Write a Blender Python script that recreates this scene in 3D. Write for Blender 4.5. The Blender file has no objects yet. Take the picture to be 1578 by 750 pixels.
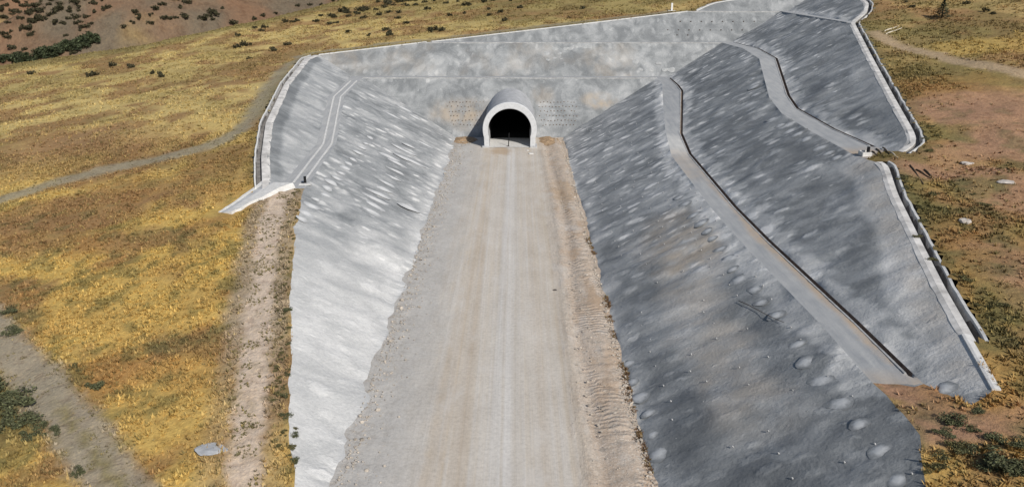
import bpy, bmesh, math, random
import numpy as np
from mathutils import Vector, Matrix
from mathutils.geometry import delaunay_2d_cdt

random.seed(7); rng = np.random.default_rng(7)
scene = bpy.context.scene
COL = scene.collection

# ------------------------------------------------------------------ camera
FPX, CAM_H = 1215.0, 42.0
PITCH = math.atan2(428, 1215.0); YAW = math.radians(0.356)
cam = bpy.data.cameras.new('camera'); cam_o = bpy.data.objects.new('camera', cam); COL.objects.link(cam_o)
cam.sensor_fit = 'HORIZONTAL'; cam.sensor_width = 36; cam.lens = 36 * FPX / 1578
cam.clip_end = 6000
cam_o.location = (0, 0, CAM_H)
cam_o.rotation_euler = (math.pi / 2 - PITCH, 0, YAW)
scene.camera = cam_o

# ------------------------------------------------------------------ sky, sun, exposure
SUN_AZ, SUN_EL = math.radians(34), math.radians(37)      # azimuth from the -Y axis towards +X
sdir = Vector((math.sin(SUN_AZ) * math.cos(SUN_EL), -math.cos(SUN_AZ) * math.cos(SUN_EL), math.sin(SUN_EL)))
world = bpy.data.worlds.new('World'); scene.world = world; world.use_nodes = True
wn = world.node_tree.nodes; wl = world.node_tree.links
sky = wn.new('ShaderNodeTexSky'); sky.sky_type = 'NISHITA'; sky.sun_disc = False
sky.sun_elevation = SUN_EL; sky.sun_rotation = math.atan2(sdir.x, sdir.y)
wl.new(sky.outputs[0], wn['Background'].inputs[0]); wn['Background'].inputs[1].default_value = 0.085
sun = bpy.data.lights.new('sun', 'SUN'); sun.energy = 4.1; sun.angle = math.radians(0.5); sun.color = (1, .955, .89)
sun_o = bpy.data.objects.new('sun', sun); COL.objects.link(sun_o)
sun_o.rotation_euler = (-sdir).to_track_quat('-Z', 'Y').to_euler(); sun_o.location = (60, -60, 120)
vs = scene.view_settings; vs.view_transform = 'Standard'; vs.look = 'None'; vs.gamma = 1; vs.use_curve_mapping = False
vs.exposure = 0.0

# ------------------------------------------------------------------ small helpers
def tag(o, label=None, cat=None, group=None, kind=None):
    if label: o['label'] = label
    if cat: o['category'] = cat
    if group: o['group'] = group
    if kind: o['kind'] = kind
    return o

def link(name, me, mat=None, parent=None, smooth=True):
    o = bpy.data.objects.new(name, me); COL.objects.link(o)
    if mat and not me.materials: me.materials.append(mat)
    if parent: o.parent = parent
    if smooth and len(me.polygons): me.polygons.foreach_set('use_smooth', [True] * len(me.polygons))
    return o

def pydata(name, v, f):
    me = bpy.data.meshes.new(name)
    v = v.tolist() if hasattr(v, 'tolist') else v
    f = f.tolist() if hasattr(f, 'tolist') else f
    me.from_pydata(v, [], f); me.update(); return me

def empty(name, loc):
    o = bpy.data.objects.new(name, None); COL.objects.link(o); o.location = loc; return o

def h2(ix, iy, s):
    n = (ix.astype(np.int64) * 374761393 + iy.astype(np.int64) * 668265263 + s * 974711) & 0xffffffff
    n = ((n ^ (n >> 13)) * 1274126177) & 0xffffffff
    n = (n ^ (n >> 16)) & 0xffffffff
    return n / 4294967295.0

def vnoise(x, y, s=0):
    x = np.asarray(x, float); y = np.asarray(y, float)
    ix = np.floor(x); iy = np.floor(y); fx = x - ix; fy = y - iy
    fx = fx * fx * fx * (fx * (fx * 6 - 15) + 10); fy = fy * fy * fy * (fy * (fy * 6 - 15) + 10)
    a = h2(ix, iy, s); b = h2(ix + 1, iy, s); c = h2(ix, iy + 1, s); d = h2(ix + 1, iy + 1, s)
    return (a + (b - a) * fx) * (1 - fy) + (c + (d - c) * fx) * fy

def fbm(x, y, s=0, o=4):
    t = 0; a = .5; n = 0
    for i in range(o):
        t = t + a * vnoise(x * 2 ** i + 13.7 * i, y * 2 ** i - 7.3 * i, s + i); n += a; a *= .55
    return t / n

def sstep(a, b, x):
    t = np.clip((x - a) / (b - a), 0, 1); return t * t * (3 - 2 * t)

def lerp3(a, b, t):
    return a + (b - a) * t[..., None]

# ------------------------------------------------------------------ break lines of the cutting (metres)
L0 = [(-15.8, 32, 0), (-15.8, 202, 0)]
R0 = [(12, 32, 0), (12, 202, 0)]
L1a = [(-15.95, 32, .07), (-16.4, 47, .3), (-18.3, 54.8, 1.3), (-22, 67.5, 3.1), (-26.8, 86, 5.5), (-30.9, 104.4, 7.6), (-33.5, 120.2, 8.8)]
L1b = [(-33.5, 120.2, 8.8), (-34.9, 150, 9.5), (-41, 188, 12.6), (-42, 217.7, 13.1)]
L2 = [(-37.6, 120, 8.8), (-38.7, 150, 9.5), (-44.8, 188, 12.6), (-45.8, 221.2, 13.1)]
L3 = [(-39.0, 119.7, 9.1), (-42.5, 131.4, 11.4), (-46.9, 149.2, 13.6), (-52.3, 182.2, 16.3), (-56.2, 216.6, 18.3), (-56, 227.3, 18.2)]
B1in = [(-42, 217.7, 13.1), (38.2, 217.7, 13.1)]
B1out = [(-45.8, 221.2, 13.1), (42, 221.2, 13.1)]
B2in = [(-27.1, 231, 21.25), (58.3, 231, 21.25)]
B2out = [(-24, 234.5, 21.25), (62.4, 234.5, 21.25)]
B3in = [(50.7, 243.9, 29.1), (78.1, 243.9, 29.1)]
B3out = [(54, 247.4, 29.1), (81.5, 247.4, 29.1)]
R1 = [(38.2, 217.7, 13.1), (37.7, 207.5, 12.9), (31.1, 164, 9.5), (28.9, 144.7, 8.5), (28.6, 111.7, 8.4), (28.8, 96.3, 8.5), (29.7, 70, 9.0), (29.9, 58.7, 9.0)]
R1end = [(29.9, 58.7, 9.0), (30.1, 50.9, 9), (28.3, 46, 8), (26.5, 40, 7.1), (24, 32, 6)]
R2 = [(42, 221.2, 13.1), (41.7, 205, 13.0), (41.2, 197, 12.8), (34.4, 162, 9.2), (33, 146, 8.5), (32.6, 111.7, 8.4), (32.9, 96.3, 8.5), (33.7, 71, 9.0), (34, 58.4, 9.1)]
R3 = [(58.3, 231, 21.25), (59, 212, 21.6), (57.9, 192.9, 21.0), (50.3, 158.3, 17.2), (48.6, 144.6, 16.4), (48.4, 130, 16.3), (48.5, 113, 16.3), (48.8, 108, 16.5)]
R4 = [(62.4, 234.5, 21.25), (63.3, 212, 21.6), (62.2, 192.5, 21.1), (54.8, 159.3, 17.4), (53.2, 149, 16.6), (53.0, 130, 16.4), (53.4, 114.5, 16.6)]
CR3 = [(78.4, 192.5, 29.2), (70, 162, 25.1), (62.5, 134, 21.3), (57.6, 115.5, 18.9), (56.2, 111.2, 18.1), (54.2, 110.6, 17.1)]
CR2 = [(48.8, 108, 16.5), (49.3, 104.5, 16.75), (46.4, 94.6, 15.3), (43.6, 83, 13.9), (40.9, 71.5, 12.5), (37.3, 54.6, 10.7)]
CR2end = [(37.3, 54.6, 10.7), (35.4, 54.0, 9.8), (34.0, 58.4, 9.1)]
VL1 = [(-15.8, 202, 0), (-42, 217.7, 13.1)]
VR1 = [(12, 202, 0), (38.2, 217.7, 13.1)]
VL2 = [(-45.8, 221.2, 13.1), (-56, 227.3, 18.2)]
VR2 = [(42, 221.2, 13.1), (58.3, 231, 21.25)]
VR3 = [(62.4, 234.5, 21.25), (78.1, 243.9, 29.1)]
VR4 = [(81.5, 247.4, 29.1), (95.3, 255.7, 36)]
CB2 = [(-56, 227.3, 18.2), (-27.1, 231, 21.25), (-24, 234.5, 21.25)]
CB3 = [(-24, 234.5, 21.25), (12, 239, 25), (50.7, 243.9, 29.1), (54, 247.4, 29.1)]
CB4 = [(54, 247.4, 29.1), (59.6, 250, 31.2), (65.7, 251, 32.1), (95.3, 255.7, 36)]
B3Rin = [(78.1, 243.9, 29.1), (78.4, 192.5, 29.2)]
B3Rout = [(81.5, 247.4, 29.1), (81.2, 199, 29.15)]
CR4 = [(95.3, 255.7, 36), (91.5, 222, 34), (89, 211, 32.8), (85.6, 203.5, 31.1), (81.2, 199, 29.15), (78.4, 192.5, 29.2)]
LEND = [(-33.5, 120.2, 8.8), (-37.6, 120, 8.8), (-39.0, 119.7, 9.1)]
BEND2 = [(54.2, 110.6, 17.1), (53.4, 112.5, 16.7), (48.8, 108, 16.5)]
BEND1 = [(34.0, 58.4, 9.1), (29.9, 58.7, 9.0)]
R4 = R4[:-1] + [(53.4, 112.5, 16.7)]

def dens(pl, step=.9, wob=0, seed=0):
    out = []
    for i in range(len(pl) - 1):
        a = np.array(pl[i], float); b = np.array(pl[i + 1], float)
        n = max(1, int(math.hypot(*(b - a)[:2]) / step))
        for k in range(n): out.append(a + (b - a) * k / n)
    out.append(np.array(pl[-1], float))
    return np.array(out)

LINES = dict(L0=L0, R0=R0, L1a=L1a, L1b=L1b, L2=L2, L3=L3, B1in=B1in, B1out=B1out, B2in=B2in, B2out=B2out, B3in=B3in, B3out=B3out,
             R1=R1, R1end=R1end, R2=R2, R3=R3, R4=R4, CR3=CR3, CR2=CR2, CR2end=CR2end, VL1=VL1, VR1=VR1, VL2=VL2, VR2=VR2, VR3=VR3, VR4=VR4,
             CB2=CB2, CB3=CB3, CB4=CB4, B3Rin=B3Rin, B3Rout=B3Rout, CR4=CR4, LEND=LEND, BEND2=BEND2, BEND1=BEND1,
             B0=[(-15.8, 202, 0), (12, 202, 0)], NEAR=[(-15.95, 32, .07), (-15.8, 32, 0), (12, 32, 0), (24, 32, 6)])
D = {k: dens(v) for k, v in LINES.items()}
# ragged toes and the ragged natural edge of the lower left slope
y = D['L0'][:, 1]; D['L0'][1:-1, 0] += ((fbm(y / 5, y * 0, 3) - .5) * 2.0 + (fbm(y / 1.3, y * 0, 5) - .5) * .8)[1:-1]
y = D['R0'][:, 1]; D['R0'][1:-1, 0] += ((fbm(y / 6, y * 0, 9) - .5) * 1.0 + (fbm(y / 1.3, y * 0, 15) - .5) * .5)[1:-1]
y = D['L1a'][:, 1]; D['L1a'][1:-1, 0] += ((fbm(y / 4, y * 0, 23) - .5) * 1.1)[1:-1]
for kk in ('BEND1', 'CR2end', 'BEND2'):
    q = D[kk]; D[kk][1:-1, 1] += ((fbm(q[:, 0] / 1.1, q[:, 1] / 1.1, 29) - .5) * 2.2)[1:-1]
y = D['R1end'][:, 1]; D['R1end'][1:-1, 0] += ((fbm(y / 3, y * 0, 27) - .5) * 1.0)[1:-1]

def offset(pl, d):
    pl = np.asarray(pl, float); t = np.gradient(pl[:, :2], axis=0); t /= np.linalg.norm(t, axis=1)[:, None] + 1e-9
    n = np.stack([t[:, 1], -t[:, 0]], 1)       # right-hand side of travel
    q = pl.copy(); q[:, :2] += n * d; return q
# sunken ditches between the right benches and the slopes above them
for kk, a_, b_ in (('R2', 3, -2), ('R4', 3, -4)):
    base = D[kk][a_:b_]
    for sfx, dd_, dz in (('b', .55, 0), ('c', .48, -.38), ('d', .10, -.38)):
        q = offset(base, dd_); q[:, 2] += dz; D[kk + sfx] = q

OUTLINE = np.concatenate([D[k] if s > 0 else D[k][::-1] for k, s in
    [('L1a', 1), ('LEND', 1), ('L3', 1), ('CB2', 1), ('CB3', 1), ('CB4', 1), ('CR4', 1), ('CR3', 1), ('BEND2', 1), ('CR2', 1), ('CR2end', 1), ('BEND1', 1), ('R1end', 1)]])

def poly(*ks):
    return np.concatenate([D[k] if not k.startswith('-') else D[k[1:]][::-1] for k in ks])[:, :2]

def inside(P, pts):
    x = pts[:, 0]; y = pts[:, 1]; r = np.zeros(len(pts), bool)
    x0, y0 = P.min(0); x1, y1 = P.max(0)
    m = np.where((x >= x0) & (x <= x1) & (y >= y0) & (y <= y1))[0]
    x = x[m]; y = y[m]; q = np.zeros(len(m), bool)
    for i in range(len(P)):
        ax, ay = P[i - 1]; bx, by = P[i]
        if ay == by: continue
        c = ((ay > y) != (by > y)) & (x < (bx - ax) * (y - ay) / (by - ay) + ax)
        q ^= c
    r[m] = q; return r

# ------------------------------------------------------------------ natural ground height
RIDGE = np.array([(-420, 235), (-300, 250), (-171, 265), (-151, 268), (-125, 273), (-109, 292), (-91, 311), (-78, 331), (-70, 347), (-40, 420), (-10, 520)], float)

def ridge_d(x, y):
    best = np.full(x.shape, 1e9); sg = np.zeros(x.shape)
    for i in range(len(RIDGE) - 1):
        a = RIDGE[i]; b = RIDGE[i + 1]; e = b - a; l = math.hypot(*e); e = e / l
        px = x - a[0]; py = y - a[1]; t = np.clip(px * e[0] + py * e[1], 0, l)
        d = np.hypot(px - t * e[0], py - t * e[1]); s = -e[1] * px + e[0] * py
        m = d < best; best[m] = d[m]; sg[m] = np.sign(s)[m]
    return best * sg            # > 0 beyond the ridge, towards the hills

OC = OUTLINE[::3]
OCc = OC[:, 2] - (.6 + .1 * OC[:, 0] + .1 * OC[:, 1])

def nat(x, y):
    x = np.asarray(x, float); y = np.asarray(y, float); sh = x.shape; x = x.ravel(); y = y.ravel()
    z = .6 + .1 * x + .1 * y
    cor = np.zeros(len(x)); dm = np.zeros(len(x))
    for s in range(0, len(x), 20000):
        dx = x[s:s + 20000, None] - OC[None, :, 0]; dy = y[s:s + 20000, None] - OC[None, :, 1]
        d2 = dx * dx + dy * dy + .01
        w = d2 ** -1.6
        cor[s:s + 20000] = (w * OCc).sum(1) / (w.sum(1) + 1 / 40 ** 3.2); dm[s:s + 20000] = np.sqrt(d2.min(1))
    f = sstep(1.5, 9, dm)
    z = z + cor + f * ((fbm(x / 28, y / 28, 41) - .5) * 2.2 + (fbm(x / 5, y / 5, 42) - .5) * .7) + sstep(.8, 3, dm) * (fbm(x / 1.6, y / 1.6, 43) - .5) * .22
    d = np.maximum(ridge_d(x, y), 0)
    z = z - .42 * d * d / (d + 18)
    # rise behind the cutting so that the hilltop stays closed
    return z.reshape(sh)

# ------------------------------------------------------------------ coarse TIN of the cutting -> height function
cv = []; ce = []; key = {}
def vid(p, store, k):
    q = (round(float(p[0]), 3), round(float(p[1]), 3))
    if q not in k: k[q] = len(store); store.append((float(p[0]), float(p[1]), float(p[2])))
    return k[q]
for k, a in D.items():
    ids = [vid(p, cv, key) for p in a]
    ce += [(ids[i], ids[i + 1]) for i in range(len(ids) - 1) if ids[i] != ids[i + 1]]
r = delaunay_2d_cdt([Vector(p[:2]) for p in cv], ce, [], 0, 1e-4)
tv = np.array([(p.x, p.y) for p in r[0]]); tz = np.array([cv[o[0]][2] if o else np.nan for o in r[3]])
if np.isnan(tz).any():
    for i in np.where(np.isnan(tz))[0]:
        d = np.hypot(np.array(cv)[:, 0] - tv[i, 0], np.array(cv)[:, 1] - tv[i, 1]); tz[i] = cv[int(d.argmin())][2]
tt = np.array(r[2]); tc = tv[tt].mean(1); tt = tt[inside(OUTLINE_P := np.vstack([OUTLINE[:, :2], D['NEAR'][::-1][:, :2]]), tc)]

def cut_z(x, y):
    o = np.argsort(y, kind='stable'); ys = y[o]; xs = x[o]; z = np.full(len(x), np.nan)
    for a, b, c in tt:
        A, B, C = tv[a], tv[b], tv[c]
        y0 = min(A[1], B[1], C[1]); y1 = max(A[1], B[1], C[1])
        i0 = np.searchsorted(ys, y0 - 1e-6); i1 = np.searchsorted(ys, y1 + 1e-6, 'right')
        if i0 >= i1: continue
        px = xs[i0:i1]; py = ys[i0:i1]
        den = (B[1] - C[1]) * (A[0] - C[0]) + (C[0] - B[0]) * (A[1] - C[1])
        if abs(den) < 1e-9: continue
        u = ((B[1] - C[1]) * (px - C[0]) + (C[0] - B[0]) * (py - C[1])) / den
        v = ((C[1] - A[1]) * (px - C[0]) + (A[0] - C[0]) * (py - C[1])) / den
        w = 1 - u - v; m = (u > -1e-5) & (v > -1e-5) & (w > -1e-5)
        z[o[i0:i1][m]] = (u * tz[a] + v * tz[b] + w * tz[c])[m]
    return z

# ------------------------------------------------------------------ drains: strips left out of the ground and swept as objects
def smooth_pl(pl, n=3):
    pl = np.array(pl)
    for _ in range(n):
        q = pl.copy(); q[1:-1] = (pl[:-2] + 2 * pl[1:-1] + pl[2:]) / 4; pl = q
    return pl

# outline runs clockwise from near left -> outside is on the LEFT of travel => negative offset
CH = {}
CH['left'] = (smooth_pl(D['L3'][:-1]), 2.3)
CH['right'] = (smooth_pl(np.concatenate([D['CR4'][2:-1], D['CR3'][:]]), 4), 2.1)
CH['lower'] = (smooth_pl(D['CR2'][2:-8]), 1.9)

# ------------------------------------------------------------------ all ground points
fv = []; fe = []; fk = {}; fixed = {}
def addline(a, z=True):
    ids = [vid(p, fv, fk) for p in a]
    fe.extend((ids[i], ids[i + 1]) for i in range(len(ids) - 1) if ids[i] != ids[i + 1])
for k, a in D.items(): addline(a)
def clear(p):      # keep nat points off the break lines
    return p
gx = []
def grid(x0, x1, y0, y1, s, jit=.3):
    X, Y = np.meshgrid(np.arange(x0, x1, s), np.arange(y0, y1, s * .94)); X = X + (np.arange(X.shape[0]) % 2)[:, None] * s * .5
    P = np.stack([X.ravel(), Y.ravel()], 1); return P + rng.uniform(-jit, jit, P.shape) * s
cutP = grid(-60, 98, 32, 258, .55, .22); cutP = cutP[inside(OUTLINE_P, cutP)]
natA = grid(-110, 105, 30, 150, .95); natB = grid(-210, 170, 150, 300, 1.7); natC = grid(-330, 260, 300, 470, 4.0); natD = grid(-330, -110, 30, 150, 5); natE = grid(105, 260, 30, 150, 5)
natF = grid(-330, -210, 150, 300, 4); natG = grid(170, 260, 150, 300, 4)
natP = np.concatenate([natA, natB, natC, natD, natE, natF, natG])
natP = natP[~inside(OUTLINE_P, natP)]
natP = natP[ridge_d(natP[:, 0], natP[:, 1]) < 70]
LP = np.array(fv)[:, :2]
def near_line(P, r):
    H = {}
    c = np.floor(LP / 1.0).astype(int)
    for i, q in enumerate(map(tuple, c)): H.setdefault(q, []).append(i)
    m = np.zeros(len(P), bool); cc = np.floor(P / 1.0).astype(int)
    for i, (a, b) in enumerate(cc.tolist()):
        for da in (-1, 0, 1):
            for db in (-1, 0, 1):
                l = H.get((a + da, b + db))
                if l and (np.hypot(LP[l, 0] - P[i, 0], LP[l, 1] - P[i, 1]) < r).any(): m[i] = True
    return m
allP = np.concatenate([cutP, natP]); allP = allP[~near_line(allP, .28)]
nb = len(fv)
r = delaunay_2d_cdt([Vector((p[0], p[1])) for p in fv] + [Vector((p[0], p[1])) for p in allP.tolist()], fe, [], 0, 1e-4)
GV = np.array([(p.x, p.y) for p in r[0]]); GT = np.array(r[2]); orig = r[3]
GZ = np.full(len(GV), np.nan)
for i, o in enumerate(orig):
    if o and o[0] < nb: GZ[i] = fv[o[0]][2]
free = np.isnan(GZ); isfree = free.copy()
idx = np.where(free)[0]; ic = inside(OUTLINE_P, GV[idx])
ci = idx[ic]; GZ[ci] = cut_z(GV[ci, 0], GV[ci, 1])
ni = np.where(np.isnan(GZ))[0]; GZ[ni] = nat(GV[ni, 0], GV[ni, 1])
TC = GV[GT].mean(1)

# regions -----------------------------------------------------------
REG = [
 ('bench_ditch_lower', np.vstack([D['R2'][3:-2, :2], D['R2b'][::-1][:, :2]])),
 ('bench_ditch_upper', np.vstack([D['R4'][3:-4, :2], D['R4b'][::-1][:, :2]])),
 ('floor', poly('L0', 'B0', '-R0')),
 ('slope_left', poly('L0', 'VL1', '-L1b', '-L1a')),
 ('bench_left', np.vstack([D['L1b'][:, :2], D['L2'][::-1][:, :2]])),
 ('slope_left_upper', poly('L2', 'VL2', '-L3')),
 ('wall_back_lower', poly('B0', 'VR1', '-B1in', '-VL1')),
 ('bench_back_lower', np.vstack([D['B1in'][:, :2], D['B1out'][::-1][:, :2]])),
 ('wall_back_middle', poly('B1out', 'VR2', '-B2in', '-CB2', '-VL2')),
 ('bench_back_middle', np.vstack([D['B2in'][:, :2], D['B2out'][::-1][:, :2]])),
 ('wall_back_upper', poly('B2out', 'VR3', '-B3in', '-CB3')),
 ('bench_back_upper', np.vstack([D['B3in'][:, :2], D['B3out'][::-1][:, :2]])),
 ('wall_back_top', poly('B3out', 'VR4', '-CB4')),
 ('slope_right_top', poly('VR4', 'CR4', '-B3Rout')),
 ('bench_right_top', np.vstack([D['B3Rin'][:, :2], D['B3Rout'][::-1][:, :2]])),
 ('slope_right_upper', poly('R4', '-BEND2', '-CR3', '-B3Rin', '-VR3')),
 ('bench_right_upper', np.vstack([D['R3'][:, :2], D['R4'][::-1][:, :2]])),
 ('slope_right_middle', poly('R2', '-CR2end', '-CR2', '-R3', '-VR2')),
 ('bench_right_lower', np.vstack([D['R1'][:, :2], D['R2'][::-1][:, :2]])),
 ('slope_right_lower', poly('R0', 'VR1', 'R1', 'R1end')),
]
reg = np.full(len(GT), -1)
for i, (n, P) in enumerate(REG):
    m = inside(P, TC) & (reg < 0); reg[m] = i
incut = inside(OUTLINE_P, TC)
for i in np.where(incut & (reg < 0))[0]:                 # slivers: take the nearest region
    d = [np.hypot(P[:, 0] - TC[i, 0], P[:, 1] - TC[i, 1]).min() for n, P in REG]; reg[i] = int(np.argmin(d))
RID = {n: i for i, (n, P) in enumerate(REG)}

# pixel -> point on the ground, used to set things down where they stand in the place
GR0 = (-330, 30); GRS = 1.0
gxx, gyy = np.meshgrid(np.arange(-330, 262, GRS), np.arange(30, 472, GRS))
gz = cut_z(gxx.ravel(), gyy.ravel()); m = np.isnan(gz); gz[m] = nat(gxx.ravel()[m], gyy.ravel()[m]); gz = gz.reshape(gxx.shape)
def zat(x, y):
    u = (np.asarray(x, float) + 330) / GRS; v = (np.asarray(y, float) - 30) / GRS
    u = np.clip(u, 0, gz.shape[1] - 1.001); v = np.clip(v, 0, gz.shape[0] - 1.001)
    i = u.astype(int); j = v.astype(int); a = u - i; b = v - j
    return (gz[j, i] * (1 - a) + gz[j, i + 1] * a) * (1 - b) + (gz[j + 1, i] * (1 - a) + gz[j + 1, i + 1] * a) * b
cpt = math.cos(PITCH); spt = math.sin(PITCH)
FW = np.array([-math.sin(YAW) * cpt, math.cos(YAW) * cpt, -spt]); RT = np.array([math.cos(YAW), math.sin(YAW), 0]); UP = np.cross(RT, FW)
def ray(px, py): return (px - 789) / FPX * RT - (py - 375) / FPX * UP + FW
T_ = np.concatenate([np.arange(40, 480, .4)])
def pick(px, py):
    d = ray(px, py); P = np.array([0, 0, CAM_H]) + T_[:, None] * d
    h = zat(P[:, 0], P[:, 1]); k = np.argmax(P[:, 2] < h)
    if k == 0: k = len(T_) - 1
    a = P[k - 1, 2] - h[k - 1]; b = P[k, 2] - h[k]; t = a / (a - b) if a != b else 0
    q = P[k - 1] + (P[k] - P[k - 1]) * t
    return np.array([q[0], q[1], float(zat(q[0], q[1]))])

# ------------------------------------------------------------------ materials
class NT:
    def __init__(self, name, rough=.9, spec=.2):
        self.m = bpy.data.materials.new(name); self.m.use_nodes = True
        self.t = self.m.node_tree; self.b = self.t.nodes['Principled BSDF']
        self.b.inputs['Roughness'].default_value = rough; self.b.inputs['Specular IOR Level'].default_value = spec
    def n(self, ty, **kw):
        o = self.t.nodes.new(ty)
        for k, v in kw.items():
            if k.startswith('i_'): o.inputs[k[2:].replace('_', ' ')].default_value = v
            else: setattr(o, k, v)
        return o
    def l(self, a, b): self.t.links.new(a, b); return b
    def attr(self, name): return self.n('ShaderNodeAttribute', attribute_name=name)
    def pos(self): return self.n('ShaderNodeNewGeometry').outputs['Position']
    def scale(self, v, s, off=(0, 0, 0)):
        m = self.n('ShaderNodeMapping'); m.inputs['Scale'].default_value = s; m.inputs['Location'].default_value = off
        self.l(v, m.inputs['Vector']); return m.outputs[0]
    def noise(self, v, sc, det=4, rough=.55, dist=0):
        o = self.n('ShaderNodeTexNoise'); o.inputs['Scale'].default_value = sc; o.inputs['Detail'].default_value = det
        o.inputs['Roughness'].default_value = rough; o.inputs['Distortion'].default_value = dist; self.l(v, o.inputs['Vector']); return o.outputs['Fac']
    def ramp(self, f, stops, mode='LINEAR'):
        o = self.n('ShaderNodeValToRGB'); cr = o.color_ramp; cr.interpolation = mode
        while len(cr.elements) < len(stops): cr.elements.new(.5)
        for e, (p, c) in zip(cr.elements, stops):
            e.position = p; e.color = (c, c, c, 1) if not hasattr(c, '__len__') else (*c, 1)
        self.l(f, o.inputs['Fac']); return o.outputs['Color']
    def mix(self, f, a, b, mode='MIX'):
        o = self.n('ShaderNodeMix', data_type='RGBA', blend_type=mode)
        for s, v in ((0, f), (6, a), (7, b)):
            if isinstance(v, (int, float)): o.inputs[s].default_value = v
            elif isinstance(v, tuple): o.inputs[s].default_value = (*v, 1)
            else: self.l(v, o.inputs[s])
        return o.outputs[2]
    def math(self, op, a, b=None, c=None, clamp=False):
        o = self.n('ShaderNodeMath', operation=op, use_clamp=clamp)
        for i, v in enumerate((a, b, c)):
            if v is None: continue
            if isinstance(v, (int, float)): o.inputs[i].default_value = v
            else: self.l(v, o.inputs[i])
        return o.outputs[0]
    def bump(self, h, strength, dist):
        o = self.n('ShaderNodeBump'); o.inputs['Strength'].default_value = strength; o.inputs['Distance'].default_value = dist
        self.l(h, o.inputs['Height'])
        if self.b.inputs['Normal'].links:
            self.l(self.b.inputs['Normal'].links[0].from_socket, o.inputs['Normal'])
        self.l(o.outputs[0], self.b.inputs['Normal'])
    def col(self, c):
        if isinstance(c, tuple): self.b.inputs['Base Color'].default_value = (*c, 1)
        else: self.l(c, self.b.inputs['Base Color'])
        return self.m

def mat_shotcrete():
    k = NT('shotcrete', .85, .25); sc = k.attr('sc').outputs['Vector']; tn = k.attr('tone')
    sep = k.n('ShaderNodeSeparateColor'); k.l(tn.outputs['Color'], sep.inputs[0]); tone, streak, warm = sep.outputs[0], sep.outputs[1], sep.outputs[2]
    # fall-line streaks
    s1 = k.noise(k.scale(sc, (.26, .15, 1)), 1, 4, .55, .6)
    s2 = k.noise(k.scale(sc, (.75, .36, 1), (3, 8, 1)), 1, 5, .62, .4)
    big = k.noise(k.scale(sc, (.075, .085, 1), (9, 2, 3)), 1, 5, .55, .6)
    mid = k.noise(k.scale(sc, (.22, .16, 1), (19, 2, 3)), 1, 5, .6, .8)
    wob = k.n('ShaderNodeTexNoise'); wob.inputs['Scale'].default_value = .6; wob.inputs['Detail'].default_value = 3; k.l(sc, wob.inputs['Vector'])
    wv = k.n('ShaderNodeVectorMath', operation='MULTIPLY_ADD'); k.l(wob.outputs['Color'], wv.inputs[0]); wv.inputs[1].default_value = (1.5, 2.4, 0); k.l(sc, wv.inputs[2])
    def lenses(su, sv, off, rmin, rvar, gate, soft):
        vor = k.n('ShaderNodeTexVoronoi', feature='F1', voronoi_dimensions='2D'); vor.inputs['Randomness'].default_value = .55; vor.inputs['Scale'].default_value = 1
        k.l(k.scale(wv.outputs[0], (su, sv, 0), off), vor.inputs['Vector'])
        v_ = k.n('ShaderNodeSeparateColor'); k.l(vor.outputs['Color'], v_.inputs[0])
        rad = k.math('MULTIPLY_ADD', v_.outputs[0], rvar, rmin)
        e = k.math('MULTIPLY', k.math('SUBTRACT', rad, vor.outputs['Distance']), soft, None, True)
        e = k.math('MULTIPLY', e, k.math('MULTIPLY_ADD', v_.outputs[1], .7, .3))
        return k.math('MULTIPLY', e, k.ramp(k.noise(k.scale(sc, (.06, .09, 1), off), 1, 3), [(gate, 0), (gate + .14, 1)]))
    lens = k.math('MAXIMUM', lenses(.30, .19, (.3, .1, 0), .0, .38, .36, 5), lenses(.5, .27, (37.3, 11.1, 0), -.06, .46, .40, 6))
    pit = lenses(.22, .14, (71.3, 23.1, 0), -.12, .5, .36, 5)
    st = k.ramp(s1, [(.34, 0), (.68, 1)])
    fine = k.ramp(s2, [(.3, 0), (.72, 1)])
    a = k.math('MULTIPLY_ADD', st, .20, k.math('MULTIPLY_ADD', fine, .16, -.06))
    a = k.math('ADD', a, k.math('MULTIPLY', lens, .82))
    a = k.math('SUBTRACT', a, k.math('MULTIPLY', pit, .2))
    a = k.math('MULTIPLY', a, streak)
    b = k.math('MULTIPLY_ADD', k.ramp(big, [(.3, 0), (.7, 1)]), .26, -.13)
    b = k.math('ADD', b, k.math('MULTIPLY_ADD', k.ramp(mid, [(.34, 0), (.66, 1)]), .32, -.16))
    b = k.math('MULTIPLY', b, k.math('MULTIPLY_ADD', k.math('SUBTRACT', tone, .6, None, True), -2.2, 1.0, True))
    t = k.math('ADD', k.math('ADD', tone, b), a)
    spk = k.noise(k.pos(), 2.8, 7, .75)
    t = k.math('ADD', t, k.math('MULTIPLY_ADD', spk, .42, -.21), None, True)
    c = k.ramp(t, [(0, (.118, .126, .131)), (.3, (.20, .209, .212)), (.55, (.325, .333, .333)), (.8, (.48, .48, .468)), (1, (.67, .662, .64))])
    c = k.mix(k.math('MULTIPLY', warm, k.ramp(k.noise(k.scale(sc, (.35, .22, 1), (5, 5, 5)), 1, 4), [(.35, .15), (.62, 1)])), c, (.42, .34, .25))
    k.bump(k.math('ADD', k.math('MULTIPLY', lens, .5), k.math('ADD', s1, mid)), .55, .25)
    k.bump(k.noise(k.pos(), 2.6, 7, .7), .6, .16)
    return k.col(c)

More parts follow.
